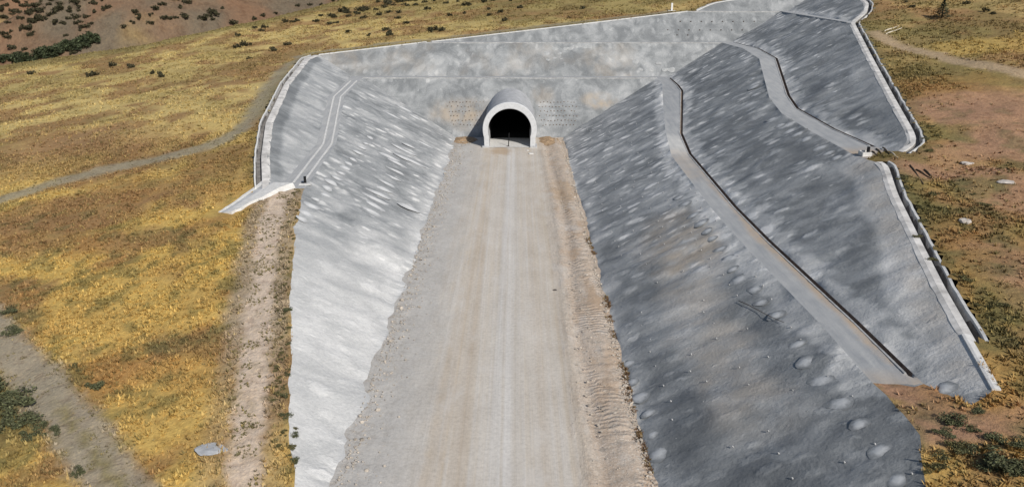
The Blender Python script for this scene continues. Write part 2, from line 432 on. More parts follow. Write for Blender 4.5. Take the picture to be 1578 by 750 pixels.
def mat_bench():
    k = NT('bench_concrete', .88, .2); sc = k.attr('sc').outputs['Vector']
    tn = k.attr('tone'); sep = k.n('ShaderNodeSeparateColor'); k.l(tn.outputs['Color'], sep.inputs[0])
    along = k.noise(k.scale(sc, (.12, 1.3, 1)), 1, 4, .6, .2)
    blot = k.noise(k.scale(sc, (.3, .5, 1), (4, 2, 0)), 1, 5, .6)
    t = k.math('ADD', k.math('ADD', sep.outputs[0], k.math('MULTIPLY_ADD', along, .5, -.25)), k.math('MULTIPLY_ADD', blot, .4, -.2), None, True)
    c = k.ramp(t, [(0, (.13, .142, .158)), (.4, (.26, .272, .285)), (.7, (.4, .402, .395)), (1, (.56, .55, .52))])
    c = k.mix(k.math('MULTIPLY', sep.outputs[2], k.ramp(blot, [(.3, .3), (.6, 1)])), c, (.43, .33, .23))
    k.bump(k.noise(k.pos(), 3.5, 6, .65), .5, .1)
    return k.col(c)

def mat_floor():
    k = NT('packed_gravel', .95, .1); p = k.pos()
    sx = k.n('ShaderNodeSeparateXYZ'); k.l(p, sx.inputs[0])
    w = k.noise(k.scale(p, (.09, .05, 1)), 1, 4, .6)
    w2 = k.noise(k.scale(p, (.6, .25, 1), (7, 3, 0)), 1, 5, .65)
    x = k.math('ADD', sx.outputs[0], k.math('MULTIPLY_ADD', w, 3.4, -1.7)); x = k.math('ADD', x, k.math('MULTIPLY_ADD', w2, 4.4, -2.2))
    u = k.math('MULTIPLY_ADD', x, 1 / 30, 17 / 30)          # -17..13 -> 0..1
    g = lambda X: (X + 17) / 30
    pale = (.57, .51, .43); tan = (.54, .455, .35); grey = (.40, .395, .385); pink = (.52, .40, .30)
    base = k.ramp(u, [(g(-16), (.42, .42, .41)), (g(-11.5), (.45, .445, .43)), (g(-9.2), (.48, .455, .415)), (g(-6.6), tan), (g(-4), pale), (g(-2), (.50, .46, .40)), (g(2), pale), (g(5), (.50, .43, .34)), (g(7.5), pink), (g(12.5), (.50, .375, .27))])
    # wheel tracks along the road: narrow streaks stretched far along Y
    tr = k.noise(k.scale(p, (1.5, .012, 1)), 1, 5, .65)
    tr2 = k.noise(k.scale(p, (.55, .006, 1), (2, 0, 0)), 1, 2, .5)
    onroad = k.ramp(u, [(g(-11), 0), (g(-8), 1), (g(5), 1), (g(7.5), .15)])
    c = k.mix(k.math('MULTIPLY', onroad, k.ramp(tr, [(.38, 0), (.62, .7)])), base, (.58, .56, .53))
    c = k.mix(k.math('MULTIPLY', onroad, k.ramp(tr2, [(.48, 0), (.66, .6)])), c, (.45, .37, .285))
    # the beaten centre track
    ctr = k.math('ADD', sx.outputs[0], k.math('MULTIPLY_ADD', k.noise(k.scale(p, (0, .02, 0)), 1, 2), 1.2, .5))
    band = k.ramp(k.math('MULTIPLY_ADD', ctr, .1, .5), [(.36, 0), (.42, .8), (.455, .85), (.475, .2), (.50, .95), (.55, .75), (.6, 0)])
    c = k.mix(k.math('MULTIPLY', band, k.ramp(tr, [(.3, .35), (.6, 1)])), c, (.64, .63, .61))
    # loose stony patches on the shoulders
    sh = k.ramp(u, [(g(-15.5), .9), (g(-13), .35), (g(-8.5), .2), (g(-7), 0), (g(5.5), 0), (g(7), .9), (g(12), 1)])
    st = k.noise(p, 1.1, 8, .72); st2 = k.noise(p, 4.5, 4, .7)
    c = k.mix(k.math('MULTIPLY', sh, k.ramp(st, [(.4, .75), (.5, 0)])), c, (.25, .215, .18))
    c = k.mix(k.math('MULTIPLY', sh, k.ramp(st2, [(.53, 0), (.64, .85)])), c, (.66, .61, .54))
    br = k.ramp(k.noise(k.scale(p, (.25, .09, 1), (30, 9, 0)), 1, 4), [(.5, 0), (.62, .75)])
    rs = k.ramp(u, [(g(6.5), 0), (g(9), 1)])
    c = k.mix(k.math('MULTIPLY', br, rs), c, (.42, .27, .155))
    c = k.mix(.35, c, k.ramp(k.noise(k.scale(p, (.3, .12, 1), (1, 5, 2)), 1, 6, .6), [(.3, (.36, .31, .25)), (.7, (.6, .55, .48))]), 'MIX')
    gr = k.noise(p, 2.4, 8, .75); c = k.mix(1.0, c, k.ramp(gr, [(.3, .80), (.5, 1.0), (.7, 1.13)]), 'MULTIPLY')
    pt = k.noise(k.scale(p, (.35, .16, 1), (21, 5, 2)), 1, 6, .65); c = k.mix(k.ramp(pt, [(.54, 0), (.66, .35)]), c, (.58, .55, .51))
    tin = k.attr('tone'); sp = k.n('ShaderNodeSeparateColor'); k.l(tin.outputs['Color'], sp.inputs[0])
    c = k.mix(sp.outputs[2], c, (.40, .28, .17))
    hgt = k.math('ADD', k.math('MULTIPLY', tr, .5), k.math('MULTIPLY', st, k.math('MULTIPLY_ADD', sh, .9, .1)))
    rip = k.math('SINE', k.math('ADD', k.math('MULTIPLY', sx.outputs[1], 8.5), k.math('MULTIPLY', k.noise(k.scale(p, (.5, .3, 1), (3, 3, 3)), 1, 3), 16.0)))
    rip = k.math('MULTIPLY', rip, k.math('MULTIPLY', rs, k.ramp(k.noise(k.scale(p, (.18, .12, 1), (13, 3, 3)), 1, 2), [(.45, 0), (.55, 1)])))
    k.bump(rip, .5, .09)
    k.bump(hgt, .6, .16); k.bump(k.math('MULTIPLY', st2, k.math('MULTIPLY_ADD', sh, .9, .12)), .7, .12)
    return k.col(c)

def mat_ground(name='dry_hillside', fine=1.0):
    k = NT(name, .97, .05); p = k.pos(); c = k.attr('col').outputs['Color']
    f1 = k.noise(k.scale(p, (1, 1, .4)), .8 * fine, 7, .7); f2 = k.noise(k.scale(p, (1, .8, .4), (4, 9, 1)), 3.2 * fine, 5, .7)
    c = k.mix(k.ramp(f1, [(.36, .5), (.5, 0)]), c, k.mix(1.0, c, (.55, .48, .45), 'MULTIPLY'))
    c = k.mix(k.ramp(f2, [(.52, 0), (.66, .55)]), c, k.mix(1.0, c, (1.5, 1.42, 1.25), 'MULTIPLY'))
    c = k.mix(k.ramp(f2, [(.34, .45), (.45, 0)]), c, k.mix(1.0, c, (.5, .48, .46), 'MULTIPLY'))
    k.bump(f1, .8, .35 / fine); k.bump(f2, .6, .12 / fine)
    return k.col(c)

def mat_plain(name, c, var=.25, rough=.85, sc=3.0, bump=.3, bd=.03, spec=.25):
    k = NT(name, rough, spec); f = k.noise(k.pos(), sc, 6, .65)
    lo = tuple(x * (1 - var) for x in c); hi = tuple(min(1, x * (1 + var)) for x in c)
    if bump: k.bump(f, bump, bd)
    return k.col(k.ramp(f, [(.32, lo), (.68, hi)]))

def mat_attr(name, rough=.9, spec=.1, trans=.0):
    k = NT(name, rough, spec); oi = k.n('ShaderNodeObjectInfo')
    c = k.attr('col').outputs['Color']
    return k.col(c)

M_SHOT = mat_shotcrete(); M_BENCH = mat_bench(); M_FLOOR = mat_floor(); M_GROUND = mat_ground()
M_HILL = mat_ground('far_hillside', .35)
M_CONC = mat_plain('pale_concrete', (.60, .59, .565), .16, .85, 1.4, .4, .04)
M_BORESHADE = mat_plain('painted_bore_shade', (.045, .043, .04), .3, .95, 1.0, .4, .05)  # near-black: the tunnel's inner shade put into the colour
M_LIPW = mat_plain('worn_pale_concrete', (.55, .53, .50), .32, .9, .55, .5, .06)
M_LIP = mat_plain('weathered_concrete', (.37, .37, .365), .3, .9, .8, .4, .04)
M_TROUGH = mat_plain('stained_concrete', (.20, .19, .18), .4, .9, 1.2, .4, .05)
M_DITCH = mat_plain('ditch_silt', (.20, .155, .12), .4, .95, 1.5, .5, .06)
M_VAULT = mat_plain('vault_concrete', (.40, .405, .41), .22, .85, .7, .4, .05)
M_RIM = mat_plain('collar_concrete', (.56, .565, .57), .1, .8, 1.2, .3, .02)
M_ROCK = mat_plain('pale_rock', (.50, .45, .40), .3, .95, 2.0, .6, .1)
M_STONE = mat_plain('gravel_stone', (.42, .37, .31), .45, .95, 1.0, .3, .03)
M_BLACK = mat_plain('black_plastic', (.012, .012, .013), .2, .5, 5, .1, .01)
M_STEEL = mat_plain('rusty_steel', (.10, .085, .075), .35, .7, 6, .2, .01)
M_WOOD = mat_plain('weathered_wood', (.52, .46, .36), .25, .9, 6, .3, .02)
M_BARK = mat_plain('bark', (.10, .075, .05), .3, .95, 6, .4, .02)
M_TUFT = mat_attr('dry_grass_blades'); M_LEAF = mat_attr('shrub_leaves', .7, .2)
M_WHITE = mat_plain('white_paint', (.75, .75, .73), .08, .7, 4, .1, .01)
M_SOIL = mat_plain('orange_soil', (.34, .24, .15), .45, .98, 1.6, .8, .15, .05)

def set_vec(me, name, a):
    t = me.attributes.new(name, 'FLOAT_VECTOR', 'POINT'); t.data.foreach_set('vector', np.asarray(a, np.float32).ravel())
def set_col(me, name, a):
    a = np.asarray(a, np.float32)
    if a.shape[1] == 3: a = np.concatenate([a, np.ones((len(a), 1), np.float32)], 1)
    t = me.attributes.new(name, 'FLOAT_COLOR', 'POINT'); t.data.foreach_set('color', a.ravel())

# ------------------------------------------------------------------ natural ground colours (true surface colours, world space)
GOLD = np.array((.55, .375, .115)); PALEG = np.array((.53, .42, .185)); BROWN = np.array((.275, .165, .08)); OLIVE = np.array((.19, .16, .065))
PINK = np.array((.36, .215, .135)); GREY = np.array((.285, .255, .185)); RUST = np.array((.37, .21, .075)); DGREEN = np.array((.085, .09, .04))

def seg_d(x, y, pts):
    b = np.full(x.shape, 1e9)
    for i in range(len(pts) - 1):
        a = pts[i]; e = pts[i + 1] - a; l2 = e @ e + 1e-9
        t = np.clip(((x - a[0]) * e[0] + (y - a[1]) * e[1]) / l2, 0, 1)
        b = np.minimum(b, np.hypot(x - a[0] - t * e[0], y - a[1] - t * e[1]))
    return b
PX = lambda l: np.array([pick(*p)[:2] for p in l])
TRAIL = PX([(-60, 328), (0, 308), (60, 290), (150, 265), (250, 243), (330, 222), (372, 200), (395, 172), (415, 137), (438, 106), (470, 88)])
TRAIL2 = np.concatenate([PX([(470, 88)]), np.array([(-63, 229), (-58, 231.5), (-45, 233.0), (-28, 235.2), (-20, 238.2), (12, 242.5), (45, 246.6)])])
STRIP = np.concatenate([np.array([(-35.6, 119.0)]), PX([(428, 305), (412, 370), (404, 430), (396, 500), (390, 580), (382, 660), (376, 750), (370, 850)])])
TRACK = PX([(-40, 470), (20, 545), (80, 610), (140, 690), (190, 760), (230, 830)])
RTRAIL = PX([(1345, 50), (1375, 68), (1440, 85), (1500, 98), (1580, 115), (1660, 130)])
BLOBS = [  # colour, pixel of the centre, radii in metres, strength : patches of bare soil and of greener growth
 ('pink', (1500, 165), (13, 9), .9), ('pink', (1560, 200), (9, 14), .9), ('pink', (1500, 230), (9, 6), .7), ('pink', (1560, 290), (6, 8), .8), ('pink', (1560, 420), (5, 9), .75),
 ('pink', (1390, 255), (4, 5), .9), ('pink', (1420, 262), (5, 4), .7), ('pink', (1450, 660), (5, 2.2), .9), ('pink', (1510, 655), (4, 2), .85), ('pink', (1400, 600), (3, 2.5), .95), ('pink', (1430, 640), (3, 3), .8), ('pink', (1360, 600), (1.5, 1.5), .95),
 ('pink', (150, 215), (20, 10), .25), ('brown', (110, 330), (16, 7), .75), ('brown', (200, 300), (10, 6), .5), ('brown', (60, 360), (10, 8), .7), ('brown', (300, 290), (8, 8), .45), ('brown', (160, 240), (20, 12), .5),
 ('olive', (1420, 60), (14, 22), .6), ('olive', (1450, 110), (14, 10), .55), ('olive', (1430, 205), (5, 5), .85), ('olive', (1400, 300), (4, 10), .7), ('olive', (1430, 330), (5, 8), .5), ('olive', (1500, 290), (5, 3), .6),
 ('olive', (1510, 430), (3, 8), .6), ('olive', (1550, 520), (4, 6), .5), ('olive', (900, 8), (45, 25), .55), ('olive', (700, 5), (40, 22), .45), ('olive', (30, 640), (6, 7), .8), ('olive', (120, 120), (30, 12), .3),
 ('gold', (200, 450), (14, 14), .7), ('gold', (250, 620), (6, 9), .8), ('gold', (330, 420), (6, 14), .7), ('gold', (430, 700), (2.5, 6), .9), ('gold', (310, 690), (3, 6), .6), ('rust', (190, 570), (6, 4), .5), ('rust', (330, 560), (6, 5), .35),
 ('brown', (1480, 380), (5, 8), .4), ('rust', (1420, 130), (12, 8), .4), ('rust', (1480, 560), (5, 8), .35), ('gold', (1540, 70), (14, 8), .55), ('brown', (1430, 480), (3, 5), .4), ('rust', (1450, 400), (4, 8), .4)]
BC = [(c, pick(*p), r_, s) for c, p, r_, s in BLOBS]
CMAP = dict(pink=PINK, brown=BROWN, olive=OLIVE, gold=GOLD, rust=RUST)

def ground_col(x, y):
    n1 = fbm(x / 17, y / 17, 51); n2 = fbm(x / 5.5, y / 5.5, 52, 4); n3 = fbm(x / 2.1, y / 2.1, 53, 3)
    near = 1 - sstep(90, 170, y)
    c = lerp3(np.broadcast_to(GOLD, x.shape + (3,)), PALEG, sstep(100, 180, y) * .8)
    left = 1 - sstep(5, 30, x - .12 * y)
    c = lerp3(c, BROWN, sstep(.43, .58, n1 * .5 + n2 * .5) * .85)
    c = lerp3(c, BROWN * 1.1, (1 - left) * .45)
    c = lerp3(c, OLIVE, sstep(.5, .66, fbm(x / 9, y / 9, 57)) * .55 * (1 - .4 * left))
    c = lerp3(c, RUST, sstep(.52, .66, fbm(x / 6, y / 6, 58)) * .6 * near)
    d = ridge_d(x, y); c = lerp3(c, OLIVE * 1.15, sstep(-16, -2, d) * .75)
    for cn, p, (a, b), s in BC:
        q = np.hypot((x - p[0]) / a, (y - p[1]) / b) + (n2 - .5) * 1.5
        c = lerp3(c, CMAP[cn], (1 - sstep(.6, 1.15, q)) * s)
    c = lerp3(c, DGREEN * 1.3, sstep(.58, .68, n3) * .55 * near)
    # tracks worn into the grass
    e = (n2 - .5) * 1.6 + (n3 - .5) * 1.4
    c = lerp3(c, GREY, (1 - sstep(1.2, 3.0, seg_d(x, y, TRAIL) + e)) * .85)
    c = lerp3(c, GREY * .95, (1 - sstep(.9, 2.0, seg_d(x, y, TRAIL2) + e * .6)) * .85)
    ds = seg_d(x, y, STRIP); c = lerp3(c, np.array((.36, .29, .21)), (1 - sstep(2.6, 4.4, ds + e)) * (.35 + .5 * sstep(66, 80, y)))
    c = lerp3(c, np.array((.60, .49, .39)), (1 - sstep(1.1, 1.8, ds + e * .7)) * (.92 - .5 * np.exp(-(ds / .35) ** 2) * sstep(.4, .6, n3)))
    dt = seg_d(x, y, TRACK); c = lerp3(c, np.array((.33, .285, .215)), (1 - sstep(1.7, 2.9, dt + e)) * .9)
    c = lerp3(c, OLIVE * 1.15, (1 - sstep(.25, .6, dt + e * .5)) * .7 * (1 - sstep(66, 70, y)))
    c = lerp3(c, np.array((.40, .30, .195)), (1 - sstep(1.3, 2.8, seg_d(x, y, RTRAIL) + e)) * .9)
    dd = np.full(x.shape, 1e9)
    for s0 in range(0, x.size, 40000):
        xx = x.ravel()[s0:s0 + 40000]; yy = y.ravel()[s0:s0 + 40000]
        dd.ravel()[s0:s0 + 40000] = np.hypot(xx[:, None] - OC[None, :, 0], yy[:, None] - OC[None, :, 1]).min(1)
    c = lerp3(c, OLIVE * .75, (1 - sstep(1.5, 4.5, dd + e)) * .6 * np.where(x < 0, sstep(116, 124, y), sstep(60, 66, y)))
    return c

# ------------------------------------------------------------------ build region meshes
XC, YC = -1.75, 190.0           # tunnel axis and portal front
def submesh(name, tris, Z):
    u, inv = np.unique(tris.ravel(), return_inverse=True)
    v = np.column_stack([GV[u], Z[u]]); return pydata(name, v, inv.reshape(-1, 3)), u

def relief(x, v, s):      # fall-line ribs of sprayed concrete
    a = fbm(x / 2.3, v / 5.0, s, 3) - .5; b = fbm(x / 7, v / 9, s + 7, 3) - .5
    return a * .42 + b * .7

EDGE = np.full(len(GV), 9.0); _c = np.where(inside(OUTLINE_P, GV))[0]
for s0 in range(0, len(_c), 20000):
    q = _c[s0:s0 + 20000]; EDGE[q] = np.sqrt(((GV[q, None, :] - OUTLINE[None, ::2, :2]) ** 2).sum(2).min(1))
EDGE = sstep(.3, 3.0, EDGE)
hw = []
for i, (n, P) in enumerate(REG):
    tris = GT[reg == i]
    if n == 'floor': continue
    if 'ditch' in n:
        me, u2 = submesh('bench_ditch', tris, GZ); tag(link('bench_ditch', me, M_DITCH, smooth=False), 'dark drainage ditch along the outer edge of lower right bench' if 'lower' in n else 'dark zigzag drainage ditch along the upper right bench', 'ditch', 'ditches along the right benches'); continue
    Z = GZ.copy(); u = np.unique(tris.ravel()); fr = isfree[u]
    x, y = GV[u, 0], GV[u, 1]
    if n.startswith('slope'):
        sc = np.column_stack([y, np.abs(x) * 1.118 + (200 if x.mean() > 0 else 0), np.full(len(u), i * 1.7)])
        Z[u] += np.where(fr, relief(y, x, 60 + i) * EDGE[u], 0)
        if n == 'slope_left': Z[u] -= np.where(fr, (1 - sstep(70, 125, y)) * relief(y, x, 60 + i) * .75 * EDGE[u], 0)
    elif n.startswith('wall'):
        sc = np.column_stack([x, y * 1.4, np.full(len(u), i * 1.7)])
        Z[u] += np.where(fr, relief(x, y, 60 + i) * .7 * EDGE[u], 0)
    else:
        b_ = n.startswith('bench_back')
        sc = np.column_stack([x if b_ else y, y if b_ else x, np.full(len(u), i)])
        Z[u] += np.where(fr, (fbm(x / 3, y / 3, 77) - .5) * .16, 0)
    if n == 'wall_back_lower':
        c = TC[reg == i]; zc = Z[tris].mean(1); dx = np.abs(c[:, 0] - XC)
        k = ~(((zc > 4.3) & (np.hypot(dx, zc - 4.3) < 6.1)) | ((zc <= 4.3) & (dx < 6.1))); tris = tris[k]
    me, u2 = submesh(n, tris, Z)
    w = np.searchsorted(u, u2); scu = sc[w]; x, y = GV[u2, 0], GV[u2, 1]
    tone = np.zeros((len(u2), 3)); big = fbm(x / 14, y / 14, 90 + i) - .5
    if n == 'slope_left':
        v = np.abs(x + 15.8)
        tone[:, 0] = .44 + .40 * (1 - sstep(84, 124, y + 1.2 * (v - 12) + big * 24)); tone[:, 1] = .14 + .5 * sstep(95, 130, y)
        tone[:, 0] += .25 * (1 - sstep(.5, 3, v + big * 4)) * sstep(100, 130, y)
    elif n == 'slope_left_upper':
        dcr = seg_d(x, y, D['L3'][::6, :2]); tone[:, 0] = .58 - .24 * (1 - sstep(1.9, 2.6, dcr + big * 1.5)); tone[:, 1] = .3 * sstep(1.8, 2.6, dcr)
    elif n.startswith('slope_right'):
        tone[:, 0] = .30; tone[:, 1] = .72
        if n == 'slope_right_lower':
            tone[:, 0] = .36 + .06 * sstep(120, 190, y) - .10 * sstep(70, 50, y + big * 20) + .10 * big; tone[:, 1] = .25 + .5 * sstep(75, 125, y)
            q = 1 - sstep(.5, 1.2, np.abs(x - 20.0 - (y - 80) * .02 + big * 9) / 4.0); q *= sstep(54, 64, y) * (1 - sstep(98, 118, y))
            tone[:, 0] += .26 * q; tone[:, 2] = .38 * q
            tone[:, 0] += .20 * (1 - sstep(.4, 2.0, x - 12 + big * 3))
            q2 = 1 - sstep(.4, 1, np.hypot((x - 22) / 5, (y - 108) / 16) + big); tone[:, 2] += .35 * q2
        dl = seg_d(x, y, D[{'slope_right_lower': 'R1', 'slope_right_middle': 'R2', 'slope_right_upper': 'R4', 'slope_right_top': 'B3Rout'}[n]][::6, :2])
        tone[:, 0] += .34 * (1 - sstep(1.5, 2.2, dl + (fbm(x / 3, y / 1.6, 14) - .5) * 4.2))
        if n == 'slope_right_middle':
            dc = seg_d(x, y, D['CR2'][::5, :2]); tone[:, 0] += .40 * (1 - sstep(3.2, 4.4, dc + big * 3)); tone[:, 1] *= sstep(1.5, 4.5, dc) * (.35 + .65 * sstep(75, 95, y)); tone[:, 2] = .35 * (1 - sstep(1, 4, dc)); tone[:, 0] += .35 * (fbm(x / 5, y / 5, 19) - .5) * sstep(95, 75, y)
            tone[:, 0] += .12 * sstep(110, 70, y)
        if n == 'slope_right_upper':
            dc = seg_d(x, y, D['CR3'][::5, :2]); tone[:, 0] += .17 * (1 - sstep(2.4, 4.4, dc + big * 2)); tone[:, 1] *= sstep(2, 4.6, dc)
    elif n.startswith('wall'):
        tone[:, 0] = .36 + (.02 if 'lower' in n else 0); tone[:, 1] = .22
        if n == 'wall_back_lower':
            tone[:, 2] = .75 * (1 - sstep(.4, 1.2, np.hypot((x + 14) / 9, (y - 208) / 5) + big)) + .85 * (1 - sstep(.4, 1.1, np.hypot((x - 22) / 6, (y - 211.5) / 3) + big)) + .3 * (1 - sstep(.5, 1, np.hypot((x - 7) / 4, (y - 213) / 4)))
            tone[:, 0] += .1 * (1 - sstep(.5, 1, np.hypot((x - 20) / 9, (y - 213) / 4)))
        if n == 'wall_back_middle': tone[:, 2] = .25 * sstep(.0, .2, big); tone[:, 0] += .1 * sstep(0, .2, fbm(x / 10, y / 5, 31) - .5)
    else:
        dl = seg_d(x, y, D['R2'][::6, :2])
        tone[:, 0] = .6
        if n == 'bench_right_lower': tone[:, 0] = .56 + .3 * (1 - sstep(.5, 1.2, np.abs(y - 152) / 9)); tone[:, 2] = .95 * (1 - sstep(1.0, 1.9, dl + big * 2)) * (1 - sstep(110, 140, y)) + .35 * (1 - sstep(.5, 1, np.abs(y - 138) / 14)); tone[:, 2] += .6 * (1 - sstep(58, 62, y))
        if n == 'bench_left': tone[:, 0] = .66
        if n == 'bench_right_upper': tone[:, 2] = .8 * (1 - sstep(112, 118, y + big * 5))
    set_vec(me, 'sc', scu); set_col(me, 'tone', np.clip(tone, 0, 1))
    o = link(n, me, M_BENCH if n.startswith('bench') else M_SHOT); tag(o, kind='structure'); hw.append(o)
OBJ = {o.name: o for o in hw}

# floor of the cutting: road and its two shoulders
m = reg == RID['floor']; fc = TC[m]; ft = GT[m]
wv = (fbm(fc[:, 1] / 12, fc[:, 1] * 0, 5) - .5) * 1.5
u = np.unique(ft.ravel()); x, y = GV[u, 0], GV[u, 1]; Z = GZ.copy(); fr = isfree[u]
e = sstep(0, 1.5, np.minimum(x + 15.8, 12 - x))
prof = .10 * np.exp(-((x - 6.6 - .5 * np.sin(y / 17)) / .5) ** 2) - .22 * np.exp(-((x - 8.0 - .5 * np.sin(y / 17)) / .6) ** 2) + .2 * np.exp(-((x - 10.2) / 1.1) ** 2)
prof += np.where(x > 8.6, .10 * np.sin(y * 3.6 + 1.2 * np.sin(x * 1.4) + 5 * fbm(x / 4, y / 7, 3)) * sstep(.45, .6, fbm(x / 6, y / 9, 8)), 0)
prof += np.where(x < -9, (fbm(x / 1.4, y / 1.4, 6) - .5) * .3 * sstep(-10, -14.5, x), 0) + np.where(x > 7, (fbm(x / 1.2, y / 1.2, 7) - .5) * .22, 0) + (fbm(x / 6, y / 14, 9) - .5) * .12
prof -= .05 * np.exp(-((x + 2.6) / .5) ** 2) + .05 * np.exp(-((x + .6) / .5) ** 2)
Z[u] += np.where(fr, prof * e, 0)
for nm, sel in (('road', (fc[:, 0] > -9.5 + wv) & (fc[:, 0] < 6.2 + wv * .4)), ('shoulder_left', fc[:, 0] <= -9.5 + wv), ('shoulder_right', fc[:, 0] >= 6.2 + wv * .4)):
    me, u2 = submesh(nm, ft[sel], Z)
    x, y = GV[u2, 0], GV[u2, 1]; t = np.zeros((len(u2), 3))
    t[:, 2] = .5 * (1 - sstep(.5, 1, np.hypot((x - 9) / 3.5, (y - 150) / 9) + fbm(x / 2, y / 2, 8) - .5)) + .6 * (1 - sstep(.5, 1, np.hypot((x + 4) / 3, (y - 186) / 6) + fbm(x / 2, y / 2, 9) - .5))
    set_col(me, 'tone', np.clip(t, 0, 1)); tag(link(nm, me, M_FLOOR), kind='structure')

# natural ground with the footprint of the channels cut away, split where tracks are worn into it
gm = ~incut; gt = GT[gm]; gc = TC[gm]
hole = np.zeros(len(gc), bool)
for kname, (pl, w) in CH.items():
    o_ = offset(pl, -w); hole |= inside(np.vstack([pl[:, :2], o_[::-1][:, :2]]), gc)
gt = gt[~hole]; gc = gc[~hole]
keep = np.abs(GV[gt] - GV[gt].mean(1, keepdims=True)).max((1, 2)) < 9
gt = gt[keep]; gc = gc[keep]
trm = seg_d(gc[:, 0], gc[:, 1], TRAIL) < 2.2; trm |= seg_d(gc[:, 0], gc[:, 1], TRAIL2) < 1.5
stm = seg_d(gc[:, 0], gc[:, 1], STRIP) < 1.6; tkm = seg_d(gc[:, 0], gc[:, 1], TRACK) < 2.3
Z = GZ.copy()
ds = seg_d(GV[:, 0], GV[:, 1], STRIP); Z -= np.where(isfree, .12 * np.exp(-((ds - .8) / .35) ** 2), 0)
for nm, sel in (('ground', ~(trm | stm | tkm)), ('gravel_trail', trm), ('dirt_strip', stm & ~trm), ('dirt_track', tkm & ~stm & ~trm)):
    me, u2 = submesh(nm, gt[sel], Z); set_col(me, 'col', ground_col(GV[u2, 0], GV[u2, 1])); tag(link(nm, me, M_GROUND), kind='structure')

# ------------------------------------------------------------------ hills behind
hx, hy = np.meshgrid(np.arange(-760, 140, 4.0), np.arange(225, 900, 4.0))
hd = ridge_d(hx, hy)
q = hx * .62 - hy * .78 + (fbm(hx / 90, hy / 90, 71) - .5) * 60       # across the spurs
def hill_z(hx, hy, hd, q):
    w = np.abs(((q / 62) % 1) - .5) * 2
    w2 = np.abs(((q / 23 + .3) % 1) - .5) * 2
    am = sstep(30, 110, hd)
    z = .6 + .1 * hx + .1 * hy - 22 + .20 * np.maximum(hd - 25, 0) + am * ((1 - w ** 1.1) * 19 + (1 - w2) * 5.0) + (fbm(hx / 30, hy / 30, 72) - .5) * 7 * am + (fbm(hx / 8, hy / 8, 73) - .5) * 1.2
    return np.where(hd < 8, z - (8 - hd) * 1.0, z)
hz = hill_z(hx, hy, hd, q)
ny, nx = hx.shape; ii = np.arange(ny * nx).reshape(ny, nx)
f = np.stack([ii[:-1, :-1], ii[:-1, 1:], ii[1:, 1:], ii[1:, :-1]], -1).reshape(-1, 4)
f = f[(hd[:-1, :-1].ravel() > -2) & (hd[1:, 1:].ravel() > -2)]
me = pydata('hills', np.stack([hx, hy, hz], -1).reshape(-1, 3), f)
w = np.abs(((q / 62) % 1) - .5) * 2
hc = lerp3(np.broadcast_to(np.array((.185, .122, .078)), hx.shape + (3,)), np.array((.15, .12, .085)), sstep(.35, .6, fbm(hx / 40, hy / 40, 81)))
hc = lerp3(hc, np.array((.29, .20, .085)), sstep(.5, .64, fbm(hx / 26, hy / 26, 82)) * .6)
hc = lerp3(hc, np.array((.22, .125, .075)), sstep(.52, .66, fbm(hx / 18, hy / 30, 83)) * .6)
hc = lerp3(hc, np.array((.10, .09, .068)), sstep(.5, .62, fbm(hx / 12, hy / 12, 84)) * .55 * sstep(40, 140, hd))
hc = lerp3(hc, np.array((.19, .17, .075)), (1 - sstep(25, 55, hd + (fbm(hx / 12, hy / 12, 85) - .5) * 30)) * .8)
set_col(me, 'col', hc.reshape(-1, 3)); tag(link('hills', me, M_HILL), kind='structure')
def hill_pick(px, py):
    d = ray(px, py); t = np.arange(200, 1200, 1.0); P = np.array([0, 0, CAM_H]) + t[:, None] * d
    a = ridge_d(P[:, 0], P[:, 1]); qq = P[:, 0] * .62 - P[:, 1] * .78 + (fbm(P[:, 0] / 90, P[:, 1] / 90, 71) - .5) * 60
    h = hill_z(P[:, 0], P[:, 1], a, qq); k = np.argmax((P[:, 2] < h) & (a > 10))
    return np.array([P[k, 0], P[k, 1], h[k]])

# ------------------------------------------------------------------ swept concrete drains
def sweep(name, pl, prof, mat, parent, scale=None):
    pl = np.asarray(pl); rows = []
    for d, dz in prof:
        q_ = offset(pl, d if scale is None else (d * scale)[:, None]); q_[:, 2] = pl[:, 2] + dz; rows.append(q_)
    V = np.stack(rows, 1); n, m_ = V.shape[:2]; ii = np.arange(n * m_).reshape(n, m_)
    f = np.stack([ii[:-1, :-1], ii[1:, :-1], ii[1:, 1:], ii[:-1, 1:]], -1).reshape(-1, 4).tolist()
    f += [list(ii[0]), list(ii[-1][::-1])]
    me = pydata(name, V.reshape(-1, 3), f); return link(name, me, mat, parent, smooth=False)

def rag(n, a, s): return (fbm(np.arange(n) / 2.2, np.zeros(n), s) - .5) * a

def channel(label, pl, w, lipw=1.05, seed=0, dry=.0):
    root = empty('drainage_channel', pl[0]); tag(root, label, 'drain', 'concrete crest drains')
    pl = pl - np.array(pl[0])
    z0 = pl.copy()
    edge = 1 + rag(len(pl), .9, seed + 7)
    o = sweep('inner_lip', pl, [(.42, -.6), (.26, -.12), (-.1, .05)], M_LIPW, root, edge * 1.2)
    o.data.polygons.foreach_set('use_smooth', [False] * len(o.data.polygons))
    sweep('inner_lip', pl, [(-.1, .045), (-lipw, .06), (-lipw - .03, -1.2)], M_LIPW, root)
    sweep('trough', pl, [(-lipw - .02, -.2), (-lipw - .06, -.85), (-w + .42, -.85), (-w + .36, -.2)], M_TROUGH, root)
    q_ = pl.copy(); q_[:, 2] += rag(len(pl), .16, seed)
    q2 = offset(q_, -w + .2); q2[:, :2] += np.stack([rag(len(pl), .3, seed + 3), rag(len(pl), .3, seed + 5)], 1)
    sweep('outer_lip', q2, [(.2, -.9), (.19, .10), (-.06, .16), (-.12, -.7)], M_CONC, root)
    return root
